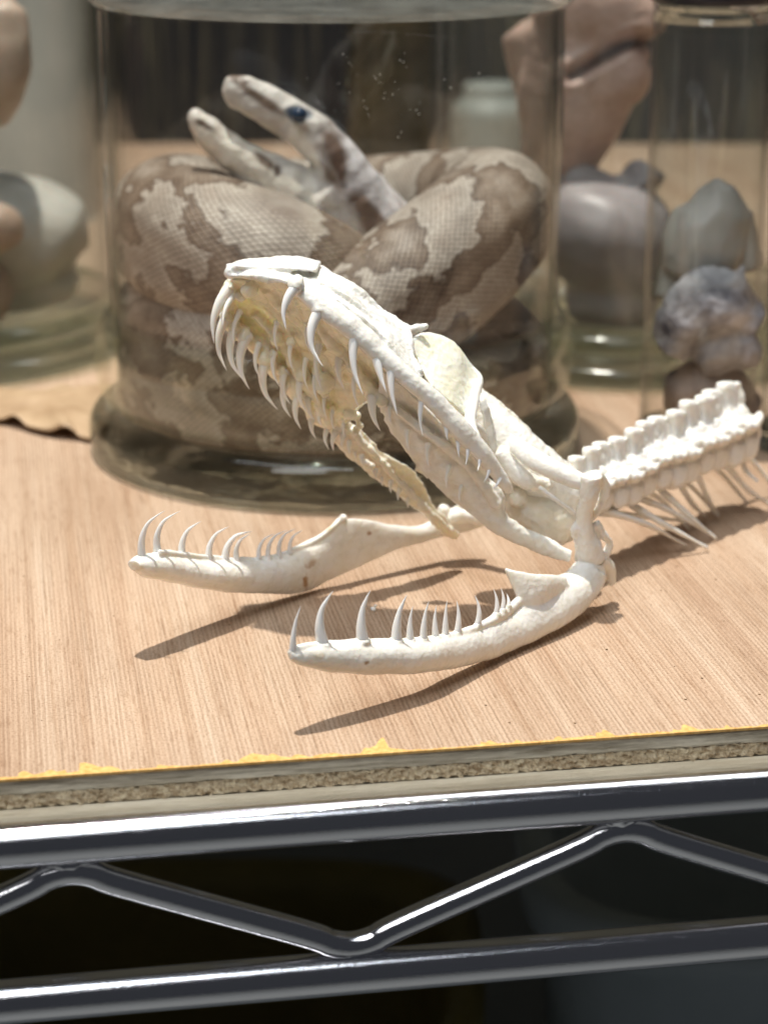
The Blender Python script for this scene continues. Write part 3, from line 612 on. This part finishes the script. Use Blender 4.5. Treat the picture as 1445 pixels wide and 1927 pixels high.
ball(mb, W(433, 512, 8.2), .0016); ball(mb, W(446, 506, 8.2), .0017)
tube(mb, [W(*p) for p in ((556, 522, 7.7), (600, 545, 7.5), (650, 578, 7.35), (705, 622, 7.35), (745, 664, 7.35), (790, 712, 7.3))], np.array([5, 5, 6, 6, 6, 5])*K)
sheet(mb, [[(440, 492, 8.5), (446, 502, 8.0)], [(500, 489, 8.9), (505, 506, 8.0)], [(560, 487, 9.2), (560, 508, 8.2)], [(602, 496, 9.3), (596, 512, 8.6)]], .0009)
sheet(mb, [[(604, 510, 9.2), (600, 530, 8.3)], [(655, 538, 9.1), (648, 556, 8.2)], [(705, 577, 9.1), (700, 596, 8.1)], [(752, 607, 9.0), (752, 630, 8.1)]], .0009)
roof = part('snout_roof', mb, BONER, disp=((.0012, 170), (.0004, 600), (.0002, 1500)))
# near maxilla
mb = MB()
blade(mb, [(540, 520, 7.6, 548, 545, 7.1, 16), (572, 532, 7.5, 575, 568, 7.0, 28), (620, 562, 7.4, 612, 600, 6.9, 34), (670, 596, 7.3, 660, 640, 6.9, 34), (712, 636, 7.3, 700, 676, 6.9, 32), (755, 680, 7.2, 742, 712, 6.9, 30),
           (800, 718, 7.2, 785, 748, 6.9, 28), (850, 762, 7.3, 834, 798, 7.0, 28), (895, 812, 7.4, 872, 842, 7.1, 28), (932, 862, 7.6, 908, 878, 7.3, 26), (958, 905, 7.8, 938, 915, 7.5, 20), (966, 925, 7.9, 952, 930, 7.7, 10)])
TN = ((556, 540, 7.0, 539, 621, 6.6, 22, .16), (600, 584, 7.0, 609, 691, 6.5, 24, .20), (668, 628, 7.0, 684, 744, 6.5, 22, .10), (708, 668, 7.0, 727, 738, 6.6, 22, .04), (736, 686, 7.0, 748, 782, 6.6, 20, .06),
          (793, 754, 7.0, 796, 823, 6.7, 13, .06), (839, 798, 7.1, 842, 830, 6.9, 13, .02), (861, 822, 7.2, 864, 862, 6.9, 12, .02), (880, 839, 7.2, 875, 877, 6.9, 11, -.05), (902, 858, 7.3, 898, 887, 7.0, 11, -.05), (921, 877, 7.4, 909, 909, 7.1, 11, -.08), (941, 897, 7.5, 926, 922, 7.2, 10, -.08))
for t in TN: collar(mb, *t)
maxn = part('maxilla', mb, BONE, disp=((.0006, 220), (.0002, 900)))
for t in TN: tooth(maxn, *t[:7], bow=t[7])
# palate with far maxilla edge
mb = MB()
sheet(mb, [[(530, 522, 7.8), (480, 522, 8.2), (440, 522, 8.6), (428, 528, 8.9)],
           [(560, 548, 7.7), (505, 560, 8.6), (450, 570, 9.2), (424, 575, 9.2)],
           [(600, 585, 7.6), (545, 610, 8.9), (480, 625, 9.5), (438, 618, 9.4)],
           [(650, 625, 7.6), (595, 660, 9.0), (530, 680, 9.6), (480, 655, 9.5)],
           [(705, 670, 7.6), (640, 705, 9.0), (575, 725, 9.6), (520, 698, 9.6)],
           [(745, 705, 7.6), (668, 738, 8.9), (615, 770, 9.5), (560, 742, 9.7)],
           [(760, 730, 7.8), (672, 765, 9.0), (640, 800, 9.6), (600, 790, 9.8)]], .0018, 5, 6)
tube(mb, [W(*p) for p in ((432, 530, 8.9), (424, 580, 9.2), (440, 612, 9.3), (480, 648, 9.4), (520, 692, 9.5), (560, 740, 9.6), (600, 785, 9.7), (630, 806, 9.8))], np.array([13, 13, 15, 16, 16, 14, 14, 14])*K*1.05)
tube(mb, [W(*p) for p in ((500, 545, 8.2), (560, 600, 8.6), (620, 665, 8.8), (655, 720, 8.8))], np.array([12, 15, 13, 9])*K)      # vomer ridge
tube(mb, [W(*p) for p in ((590, 600, 7.9), (630, 650, 8.0), (680, 710, 8.0), (722, 760, 8.0))], np.array([9, 13, 13, 14])*K)      # palatine near
tube(mb, [W(*p) for p in ((480, 590, 9.0), (540, 660, 9.2), (590, 740, 9.3), (625, 795, 9.6))], np.array([10, 14, 15, 16])*K)
for x, y, d, r in ((470, 545, 8.2, 16), (452, 560, 8.6, 12), (600, 650, 8.4, 14), (560, 570, 7.9, 12), (640, 690, 8.3, 15), (520, 640, 9.0, 14), (660, 780, 9.1, 14), (610, 720, 9.0, 18)): ball(mb, W(x, y, d), r*K)
TP = ((436, 540, 8.7, 403, 646, 8.3, 24, .14), (424, 600, 9.0, 427, 697, 8.7, 18, .16), (441, 618, 9.0, 459, 716, 8.7, 18, .18), (462, 636, 9.0, 470, 733, 8.7, 20, .16), (500, 676, 9.2, 523, 771, 8.9, 20, .18), (534, 704, 9.2, 547, 761, 9.0, 14, .14), (536, 725, 9.3, 548, 786, 9.0, 15, .15),
          (566, 712, 9.0, 579, 778, 8.8, 15, .14), (560, 748, 9.4, 567, 808, 9.1, 15, .14), (579, 752, 9.3, 593, 792, 9.1, 13, .12), (588, 783, 9.6, 595, 826, 9.3, 14, .13), (601, 778, 9.4, 606, 803, 9.2, 10, .1), (618, 802, 9.6, 619, 846, 9.3, 12, .16), (635, 808, 9.6, 628, 849, 9.3, 14, .14),
          (438, 558, 8.6, 420, 615, 8.2, 12, .1), (604, 640, 8.2, 608, 738, 8.0, 15, .12), (640, 668, 8.0, 649, 735, 7.8, 16, .12), (700, 752, 7.9, 716, 811, 7.6, 17, .10), (596, 700, 9.0, 600, 758, 8.7, 12, .12))
TP = [(*t[:6], t[6]*1.18, t[7]) for t in TP]
TP += [(450, 590, 8.8, 441, 650, 8.5, 12, .1), (486, 652, 9.1, 492, 715, 8.8, 13, .14), (515, 668, 9.0, 527, 728, 8.7, 12, .12), (520, 610, 8.5, 524, 662, 8.3, 10, .1), (548, 645, 8.7, 553, 700, 8.4, 11, .1), (575, 680, 8.8, 581, 735, 8.5, 11, .1), (612, 742, 9.0, 616, 790, 8.8, 10, .1), (627, 768, 9.2, 630, 812, 9.0, 10, .1), (648, 790, 9.3, 650, 826, 9.1, 9, .1), (580, 610, 8.1, 584, 665, 7.9, 11, .1), (668, 705, 8.0, 676, 768, 7.8, 13, .1)]
for t in TP: collar(mb, *t)
pal = part('palate', mb, BONEY, disp=((.0024, 170), (.0008, 480), (.0003, 1300)), label='palate bones coloured yellow for translucent glow and dried tissue')
for t in TP: tooth(pal, *t[:7], bow=t[7], mat=TOOTHY)
# eye socket
mb = MB()
sheet(mb, [[(772, 640, 8.6), (790, 690, 8.2), (812, 728, 7.8)],
           [(806, 628, 9.1), (825, 690, 8.5), (845, 758, 7.9)],
           [(850, 643, 9.3), (862, 700, 8.8), (872, 780, 8.2)],
           [(882, 680, 9.3), (884, 722, 9.0), (888, 788, 8.5)],
           [(902, 712, 9.1), (898, 740, 8.9), (894, 790, 8.6)]], .0009)
sock = part('eye_socket', mb, BONEM, disp=((.0005, 200), (.0002, 900)), label='thin yellow translucent eye socket wall')
mb = MB()
tube(mb, [W(*p) for p in ((775, 640, 8.8), (800, 629, 9.2), (835, 636, 9.4), (860, 655, 9.4), (882, 685, 9.3), (903, 712, 9.1), (897, 738, 8.9), (878, 758, 8.8))], np.array([5, 4, 4, 4, 4, 6, 7, 6])*K)
sheet(mb, [[(790, 630, 9.1), (792, 648, 9.1)], [(830, 635, 9.3), (828, 660, 9.4)], [(858, 652, 9.3), (846, 666, 9.4)]], .001)
tube(mb, [W(*p) for p in ((900, 722, 8.9), (890, 760, 8.5), (884, 795, 8.0), (890, 828, 7.6))], np.array([9, 11, 12, 16])*K)
tube(mb, [W(*p) for p in ((884, 795, 8.0), (905, 812, 8.2), (915, 830, 8.5))], np.array([9, 8, 6])*K)
part('orbit_rim', mb, BONE)
# braincase
mb = MB()
tube(mb, [W(*p) for p in ((885, 770, 9.8), (925, 810, 9.7), (970, 860, 9.6), (1015, 900, 9.7), (1060, 930, 9.9), (1085, 945, 10.1))], np.array([34, 50, 58, 58, 52, 40])*K, n=24)
sheet(mb, [[(898, 728, 9.8), (908, 770, 9.5), (915, 815, 9.2)], [(935, 760, 9.8), (945, 800, 9.3), (955, 850, 9.0)], [(985, 808, 9.8), (990, 835, 9.3), (1000, 880, 9.0)], [(1025, 852, 9.7), (1030, 872, 9.3), (1035, 905, 9.2)], [(1055, 868, 9.6), (1060, 885, 9.4), (1065, 910, 9.3)]], .0011)
blade(mb, [(903, 735, 8.7, 908, 760, 8.6, 6), (912, 752, 8.6, 908, 800, 8.5, 14), (928, 790, 8.6, 916, 835, 8.6, 14), (935, 840, 8.6, 925, 860, 8.6, 8)])
tube(mb, [W(*p) for p in ((940, 850, 8.8), (965, 885, 8.7), (990, 905, 8.7), (1030, 915, 8.9))], np.array([14, 18, 16, 12])*K)
br = part('braincase', mb, BONE, disp=((.0009, 170), (.0004, 600), (.0002, 1500)))
mb = MB()
tube(mb, [W(*p) for p in ((900, 731, 9.9), (940, 764, 9.9), (985, 808, 9.9), (1015, 842, 9.8))], np.array([4, 6, 7, 5])*K*1.3)
part('crest', mb, BONED, disp=((.0006, 700), (.0003, 2000)), label='brown stained ragged crest')
mb = MB()
tube(mb, [W(*p) for p in ((965, 925, 9.6), (1000, 955, 9.5), (1040, 975, 9.6), (1075, 985, 9.9))], np.array([34, 52, 52, 36])*K, n=20)
ball(mb, W(975, 935, 9.0), 20*K); ball(mb, W(1010, 990, 9.3), 34*K); ball(mb, W(1050, 1000, 9.4), 28*K)
part('skull_base', mb, BONED, disp=((.0011, 190), (.0005, 700)), label='tan skull base with dried tissue')
# supratemporal, quadrate, stapes
mb = MB()
blade(mb, [(960, 815, 8.9, 958, 850, 8.7, 12), (1000, 838, 8.6, 990, 878, 8.4, 22), (1040, 862, 8.4, 1030, 900, 8.2, 26), (1080, 882, 8.3, 1068, 916, 8.1, 26), (1112, 898, 8.2, 1102, 926, 8.1, 22), (1128, 908, 8.2, 1120, 928, 8.1, 14)])
part('supratemporal', mb, BONE)
mb = MB()
tube(mb, [W(*p) for p in ((1112, 896, 8.1), (1108, 930, 8.1), (1100, 965, 8.2), (1100, 1000, 8.3), (1106, 1030, 8.4), (1110, 1050, 8.5))], np.array([21, 19, 16, 19, 27, 30])*K, n=20)
tube(mb, [W(*p) for p in ((1100, 905, 8.2), (1118, 893, 8.2), (1133, 904, 8.3), (1137, 930, 8.4), (1124, 955, 8.4), (1112, 975, 8.4))], np.array([8, 10, 10, 11, 10, 8])*K)
tube(mb, [W(*p) for p in ((1120, 985, 8.4), (1138, 1012, 8.6), (1146, 1022, 8.7), (1138, 1050, 8.7))], np.array([8, 8, 7, 9])*K)
tube(mb, [W(*p) for p in ((1085, 985, 8.2), (1080, 1000, 8.2), (1084, 1020, 8.3))], np.array([6, 7, 6])*K)
quad = part('quadrate', mb, BONE, disp=((.0006, 350), (.0003, 1300)))
mb = MB(); tube(mb, [W(*p) for p in ((1014, 917, 8.3), (1040, 936, 8.2), (1062, 952, 8.2), (1080, 966, 8.3))], np.array([4.5, 4.5, 4.5, 5.5])*K); part('stapes', mb, BONE, disp=())
# pterygoids
mb = MB()
blade(mb, [(735, 745, 7.9, 722, 790, 8.0, 14), (775, 785, 7.9, 745, 825, 8.1, 18), (820, 818, 7.9, 790, 880, 8.2, 20), (862, 850, 8.0, 826, 920, 8.3, 20), (905, 885, 8.1, 858, 950, 8.4, 24), (942, 920, 8.1, 895, 975, 8.4, 30), (955, 965, 8.2, 925, 1000, 8.4, 30), (985, 993, 8.3, 962, 1020, 8.4, 28), (1025, 1010, 8.4, 1010, 1038, 8.5, 26), (1078, 1036, 8.5, 1070, 1060, 8.5, 22)])
sheet(mb, [[(760, 790, 7.9), (752, 835, 8.2)], [(800, 800, 7.9), (780, 870, 8.4)], [(850, 840, 7.9), (805, 900, 8.5)]], .0010)
sheet(mb, [[(715, 690, 7.6), (712, 730, 7.9), (716, 775, 8.1)], [(770, 735, 7.6), (762, 765, 8.0), (756, 800, 8.1)], [(830, 795, 7.6), (815, 812, 8.0), (800, 845, 8.1)], [(880, 845, 7.7), (865, 860, 8.0), (850, 880, 8.2)], [(925, 890, 7.9), (910, 905, 8.1), (890, 925, 8.3)]], .0012)
tube(mb, [W(*p) for p in ((745, 770, 7.8), (800, 812, 7.7), (850, 850, 7.8), (900, 900, 7.9), (935, 950, 8.0))], np.array([8, 9, 9, 10, 10])*K)
pn = part('pterygoid', mb, BONEJ, disp=((.0010, 220), (.0004, 650), (.0001, 1500)))
for t in ((766, 814, 7.7, 770, 848, 7.5, 11), (805, 840, 7.7, 807, 879, 7.5, 12), (844, 882, 7.9, 840, 918, 7.7, 12), (868, 916, 8.1, 864, 944, 7.9, 10), (733, 770, 7.8, 737, 800, 7.6, 9)): tooth(pn, *t, bow=.06, mat=TOOTHY)
mb = MB()
sheet(mb, [[(790, 850, 9.2), (780, 885, 9.3)], [(810, 860, 9.2), (800, 893, 9.4)], [(830, 880, 9.2), (820, 892, 9.3)]], .0009)
tube(mb, [W(*p) for p in ((770, 840, 9.3), (790, 875, 9.3), (815, 890, 9.3))], np.array([6, 7, 5])*K)
part('ectopterygoid', mb, BONEM, disp=((.0006, 400),))
mb = MB()
blade(mb, [(640, 775, 9.4, 612, 800, 9.6, 14), (668, 800, 9.6, 630, 835, 9.8, 18), (700, 828, 9.8, 662, 866, 10.0, 18), (735, 862, 10.0, 702, 897, 10.2, 16), (775, 880, 10.2, 740, 925, 10.5, 14), (795, 905, 10.4, 770, 950, 10.8, 14), (812, 945, 10.7, 800, 975, 11.1, 14), (850, 990, 11.1, 838, 1008, 11.4, 12), (866, 1006, 11.3, 860, 1016, 11.5, 8)])
for x, y, r in ((670, 785, 10), (676, 800, 8), (668, 812, 9), (690, 870, 7), (700, 876, 7)): ball(mb, W(x, y, 9.5), r*K)
tube(mb, [W(*p) for p in ((655, 795, 9.4), (672, 770, 9.3), (690, 757, 9.1), (698, 762, 8.9))], np.array([5, 3, 3, 5])*K)
tube(mb, [W(*p) for p in ((650, 800, 9.5), (700, 850, 9.7), (750, 905, 10.1), (800, 955, 10.5), (850, 1000, 11.1))], np.array([7, 8, 7, 7, 5])*K)
pf = part('pterygoid', mb, BONED, disp=((.0012, 260), (.0007, 700), (.0002, 1500)), label='far pterygoid, tan with brown stains')
for t in ((668, 848, 9.8, 672, 868, 9.7, 9), (693, 872, 9.9, 701, 888, 9.8, 9), (718, 899, 10.1, 720, 915, 10, 9), (752, 921, 10.2, 749, 943, 10.0, 12), (645, 820, 9.5, 645, 846, 9.4, 12), (657, 834, 9.5, 659, 856, 9.4, 11), (681, 860, 9.6, 686, 880, 9.5, 11), (706, 886, 9.8, 710, 903, 9.7, 10), (735, 908, 10.0, 736, 928, 9.9, 10), (768, 940, 10.3, 768, 956, 10.2, 9)): tooth(pf, *t, bow=.06, mat=TOOTHY)
# near mandible
def dn(x): return float(np.interp(x, [540, 600, 700, 800, 900, 960, 1040, 1110], [1.15, 1.6, 2.3, 3.2, 4.7, 5.7, 7.0, 8.4]))
mb = MB()
prs = [((543, 1224), (547, 1243), 15), ((560, 1219), (562, 1253), 26), ((605, 1211), (610, 1264), 42), ((660, 1208), (665, 1269), 48), ((720, 1206), (725, 1270), 50), ((790, 1203), (797, 1266), 50), ((850, 1192), (862, 1256), 48), ((905, 1174), (925, 1240), 40), ((950, 1150), (985, 1216), 42), ((985, 1112), (1040, 1190), 44), ((1025, 1088), (1085, 1162), 46), ((1062, 1078), (1122, 1122), 50), ((1085, 1052), (1140, 1088), 50), ((1090, 1040), (1135, 1062), 40)]
blade(mb, [(a[0], a[1], dn((a[0]+b_[0])/2), b_[0], b_[1], dn((a[0]+b_[0])/2)-.05, t) for a, b_, t in prs], n=22)
blade(mb, [(948, 1068, 6.3, 956, 1078, 6.3, 5), (962, 1072, 6.2, 972, 1120, 6.2, 12), (985, 1076, 6.3, 985, 1150, 6.1, 18), (1020, 1080, 6.6, 1020, 1140, 6.5, 22), (1062, 1082, 7.4, 1060, 1120, 7.3, 22)])
tube(mb, [W(*p) for p in ((1128, 1050, 8.7), (1145, 1070, 8.9), (1150, 1098, 9.0))], np.array([16, 13, 9])*K)
tube(mb, [W(*p) for p in ((556, 1220, 1.25), (610, 1213, 1.7), (690, 1210, 2.3), (800, 1206, 3.3), (880, 1188, 4.4), (945, 1156, 5.5), (985, 1122, 6.3))], np.array([6, 8, 8, 8, 8, 9, 8])*K)
TM = ((551, 1222, 566, 1140, 14, .05), (608, 1212, 627, 1112, 24, .15), (683, 1206, 697, 1111, 24, .10), (746, 1204, 766, 1119, 22, .08), (772, 1203, 777, 1140, 16, .05), (797, 1200, 807, 1131, 16, .05), (820, 1198, 821, 1139, 15, .04), (838, 1194, 841, 1130, 15, .02), (861, 1187, 859, 1130, 15, -.05), (899, 1172, 893, 1120, 14, -.10), (934, 1152, 928, 1108, 12, -.08), (946, 1144, 942, 1106, 11, -.08), (957, 1136, 953, 1117, 9, -.06))
TM = [(t[0], t[1]+3, dn(t[0])-.02, t[2], t[3], dn(t[0])+.1, t[4], t[5]) for t in TM]
for t in TM: collar(mb, *t)
md1 = part('mandible', mb, BONEJ, disp=((.0005, 200), (.00014, 900)), label='near lower jaw with tall slender teeth')
for t in TM: tooth(md1, *t[:7], bow=t[7], side=1)
# far mandible
def df(x): return float(np.interp(x, [250, 400, 580, 700, 850], [5.5, 7.3, 9.6, 10.8, 12.2]))
mb = MB()
prs = [((250, 1054), (254, 1074), 34), ((272, 1042), (275, 1087), 52), ((315, 1042), (320, 1096), 58), ((370, 1050), (375, 1108), 60), ((430, 1054), (436, 1115), 60), ((500, 1052), (500, 1118), 54), ((560, 1036), (560, 1117), 44), ((605, 1015), (600, 1102), 30), ((640, 978), (640, 1084), 24), ((690, 978), (690, 1060), 22), ((745, 988), (745, 1036), 24), ((795, 987), (798, 1020), 26), ((835, 965), (840, 1008), 28), ((870, 962), (880, 1000), 26), ((905, 965), (910, 992), 20)]
blade(mb, [(a[0], a[1], df(a[0]), b_[0], b_[1], df(a[0]), t) for a, b_, t in prs], n=22)
tube(mb, [W(*p) for p in ((300, 1038, 5.9), (380, 1048, 7.0), (450, 1054, 8.0), (510, 1050, 8.8), (560, 1032, 9.4), (600, 1012, 9.8), (625, 992, 10.0), (640, 978, 10.2))], np.array([5, 6, 6, 6, 6, 6, 6, 7])*K)
ball(mb, W(646, 975, 10.2), 9*K); ball(mb, W(262, 1060, 5.6), 9*K)
TF = ((268, 1048, 311, 961, 17, .20), (297, 1040, 339, 962, 17, .22), (343, 1046, 379, 981, 17, .20), (393, 1051, 431, 991, 16, .20), (423, 1053, 475, 1000, 18, .24), (446, 1054, 472, 1004, 14, .22), (487, 1050, 518, 1004, 11, .22), (504, 1046, 541, 998, 11, .22), (525, 1040, 557, 995, 11, .22), (545, 1034, 570, 998, 10, .2))
TF = [(t[0], t[1]+3, df(t[0])-.04, t[2], t[3], df(t[0]), t[4], t[5]) for t in TF]
for t in TF: collar(mb, *t)
md2 = part('mandible', mb, BONEJ, disp=((.0005, 200), (.00014, 900)), label='far lower jaw pointing left with back-curved teeth')
for t in TF: tooth(md2, *t[:7], bow=t[7], side=1)
# far quadrate joint behind
mb = MB(); tube(mb, [W(*p) for p in ((840, 975, 11.8), (875, 968, 11.9), (920, 975, 11.6), (985, 960, 11.0))], np.array([16, 19, 14, 16])*K)
ball(mb, W(835, 960, 11.8), 14*K); ball(mb, W(868, 950, 11.9), 9*K)
part('quadrate', mb, BONE, disp=((.0007, 300), (.0004, 1100)), label='far quadrate, half hidden behind the pterygoids')

# spine: one vertebra, copied
def vertebra():
    mb = MB()
    # local: x along spine, y away from viewer, z up
    tube(mb, [(-.0046, 0, -.0008), (-.001, 0, -.0010), (.0042, 0, -.0008)], [.0042, .0039, .0042], n=16)
    ball(mb, (0, 0, -.0032), (.0042, .0036, .0036)); ball(mb, (.0018, .0, -.0058), (.0026, .0018, .0018))
    for s in (-1, 1):
        ball(mb, (-.0006, s*.0032, -.0030), (.0034, .0020, .0030)); ball(mb, (-.0002, s*.0036, .0012), (.0052, .0018, .0017))
        tube(mb, [(-.0030, s*.0048, .0012), (.0006, s*.0050, .0008), (.0038, s*.0040, .0024)], [.0010, .0012, .0009], n=10)
    ball(mb, (.0, 0, .0024), (.0050, .0036, .0024))
    def box_plate(x0, x1, z0, z1, t0, t1, lean):
        vs = [(x0, -t0, z0), (x1, -t0, z0), (x1+lean, -t1, z1), (x0+lean, -t1, z1), (x0, t0, z0), (x1, t0, z0), (x1+lean, t1, z1), (x0+lean, t1, z1)]
        mb.add(vs, [(0, 1, 2, 3), (7, 6, 5, 4), (0, 4, 5, 1), (1, 5, 6, 2), (2, 6, 7, 3), (3, 7, 4, 0)])
    box_plate(-.0036, .0034, .0020, .0088, .0012, .0008, .0004); box_plate(-.0034, -.0006, .0020, .0096, .0020, .0012, .0006)
    return fuse(mb, 'vertebra', .00033, 3, [(.0009, 260), (.0001, 900)])
vm = vertebra(); vm.materials.append(BONEV); vm.polygons.foreach_set('use_smooth', [True]*len(vm.polygons))
va, vb = W(1092, 925, 10.9), W(1378, 805, 16.2); NV = 12
dirv = nrm(vb-va); yv = nrm(np.cross((0, 0, 1), dirv)); zv = np.cross(dirv, yv)
base = bpy.data.objects.new('vertebra', vm)
verts = []
skinv = Matrix.Translation(-sk.location)
for i in range(NV):
    o = base if i == 0 else base.copy(); COL.objects.link(o); o.parent = sk; o.matrix_parent_inverse = skinv
    t = i/(NV-1); s = 1.0+.34*t+rnd.uniform(-.03, .03); roll = rnd.uniform(-.10, .10)
    p = va+(vb-va)*(t**1.06)+np.array([0, 0, .0006*math.sin(i*1.7)])
    R = Matrix(((dirv[0], yv[0], zv[0]), (dirv[1], yv[1], zv[1]), (dirv[2], yv[2], zv[2]))).to_4x4()
    o.matrix_basis = Matrix.Translation(p) @ R @ Matrix.Rotation(roll-.10, 4, 'X') @ Matrix.Scale(s, 4)
    verts.append(o)
def rib(i, pts, r=5.0):
    mb = MB(); n = len(pts); tube(mb, pts, [r*K*(1.6, 1.25, 1.0, .65)[min(3, int(3.99*k/(n-1)))] for k in range(n)], n=10, span=6)
    ball(mb, pts[0], r*K*1.7)
    o = link('rib', mesh_of(mb, 'rib'), BONEV, None); o.parent = verts[i]; o.matrix_parent_inverse = (skinv_full @ verts[i].matrix_basis).inverted()
skinv_full = Matrix.Identity(4)
def sp(px, py, off=-.6):
    t = (px-1092)/(290.0); return W(px, py, 10.9+5.3*t+off)
for i, b0, m1, tp in ((1, (1126, 965), (1215, 972), (1290, 981)), (2, (1124, 958), (1212, 985), (1289, 1026)), (3, (1187, 950), (1255, 990), (1331, 1031)), (4, (1205, 938), (1262, 962), (1340, 1008)), (6, (1245, 925), (1290, 965), (1346, 1013)), (7, (1277, 908), (1302, 948), (1327, 972)), (8, (1311, 892), (1330, 935), (1351, 970)), (10, (1362, 872), (1405, 920), (1452, 952)), (11, (1392, 856), (1402, 885), (1425, 906))):
    A = sp(*b0, -.5); T_ = G(*tp, z=.0012) if i < 11 else sp(tp[0], tp[1], -1.4)
    mid = (A+T_)/2; my = float(np.interp(.45, [0, 1], [A[1], T_[1]]))*100; Mi = W(*m1, my)
    Q = crom([A, Mi, T_], 3); rib(i, list(Q))
# ribs of the hidden side resting on the board
for i in (2, 4, 6, 8):
    A = sp(1110+30*i, 955-14*i, .5); T_ = A+np.array([.020, .016, 0]); T_[2] = .0012; rib(i, [A, (A+T_)/2+np.array([0, .004, .003]), T_])
# specks of debris on the board
CR = plain('brown_crumb', (.12, .07, .03), (.3, .18, .09), 800, .8)
mb = MB()
for k in range(60):
    x = rnd.uniform(0, 1445); y = rnd.uniform(1000, 1400)
    if y > 1440-x*.07: continue
    r = rnd.uniform(.00008, .0002); ball(mb, G(x, y, r*.5), (r*rnd.uniform(1, 2), r, r), 6, 4)
tag(build(mb, 'crumbs', CR), 'tiny brown crumbs scattered over the plywood', 'debris', kind='stuff')
mb = MB(); ball(mb, G(702, 1146, .0006), (.0007, .0006, .0006)); ball(mb, G(706, 1140, .0008), .0004); tag(link('bone_chip', fuse(mb, 'bone_chip', .0002, 0, [(.0003, 1500)]), BONE), 'tiny white bone flake on the board between the lower jaws', 'bone flake')
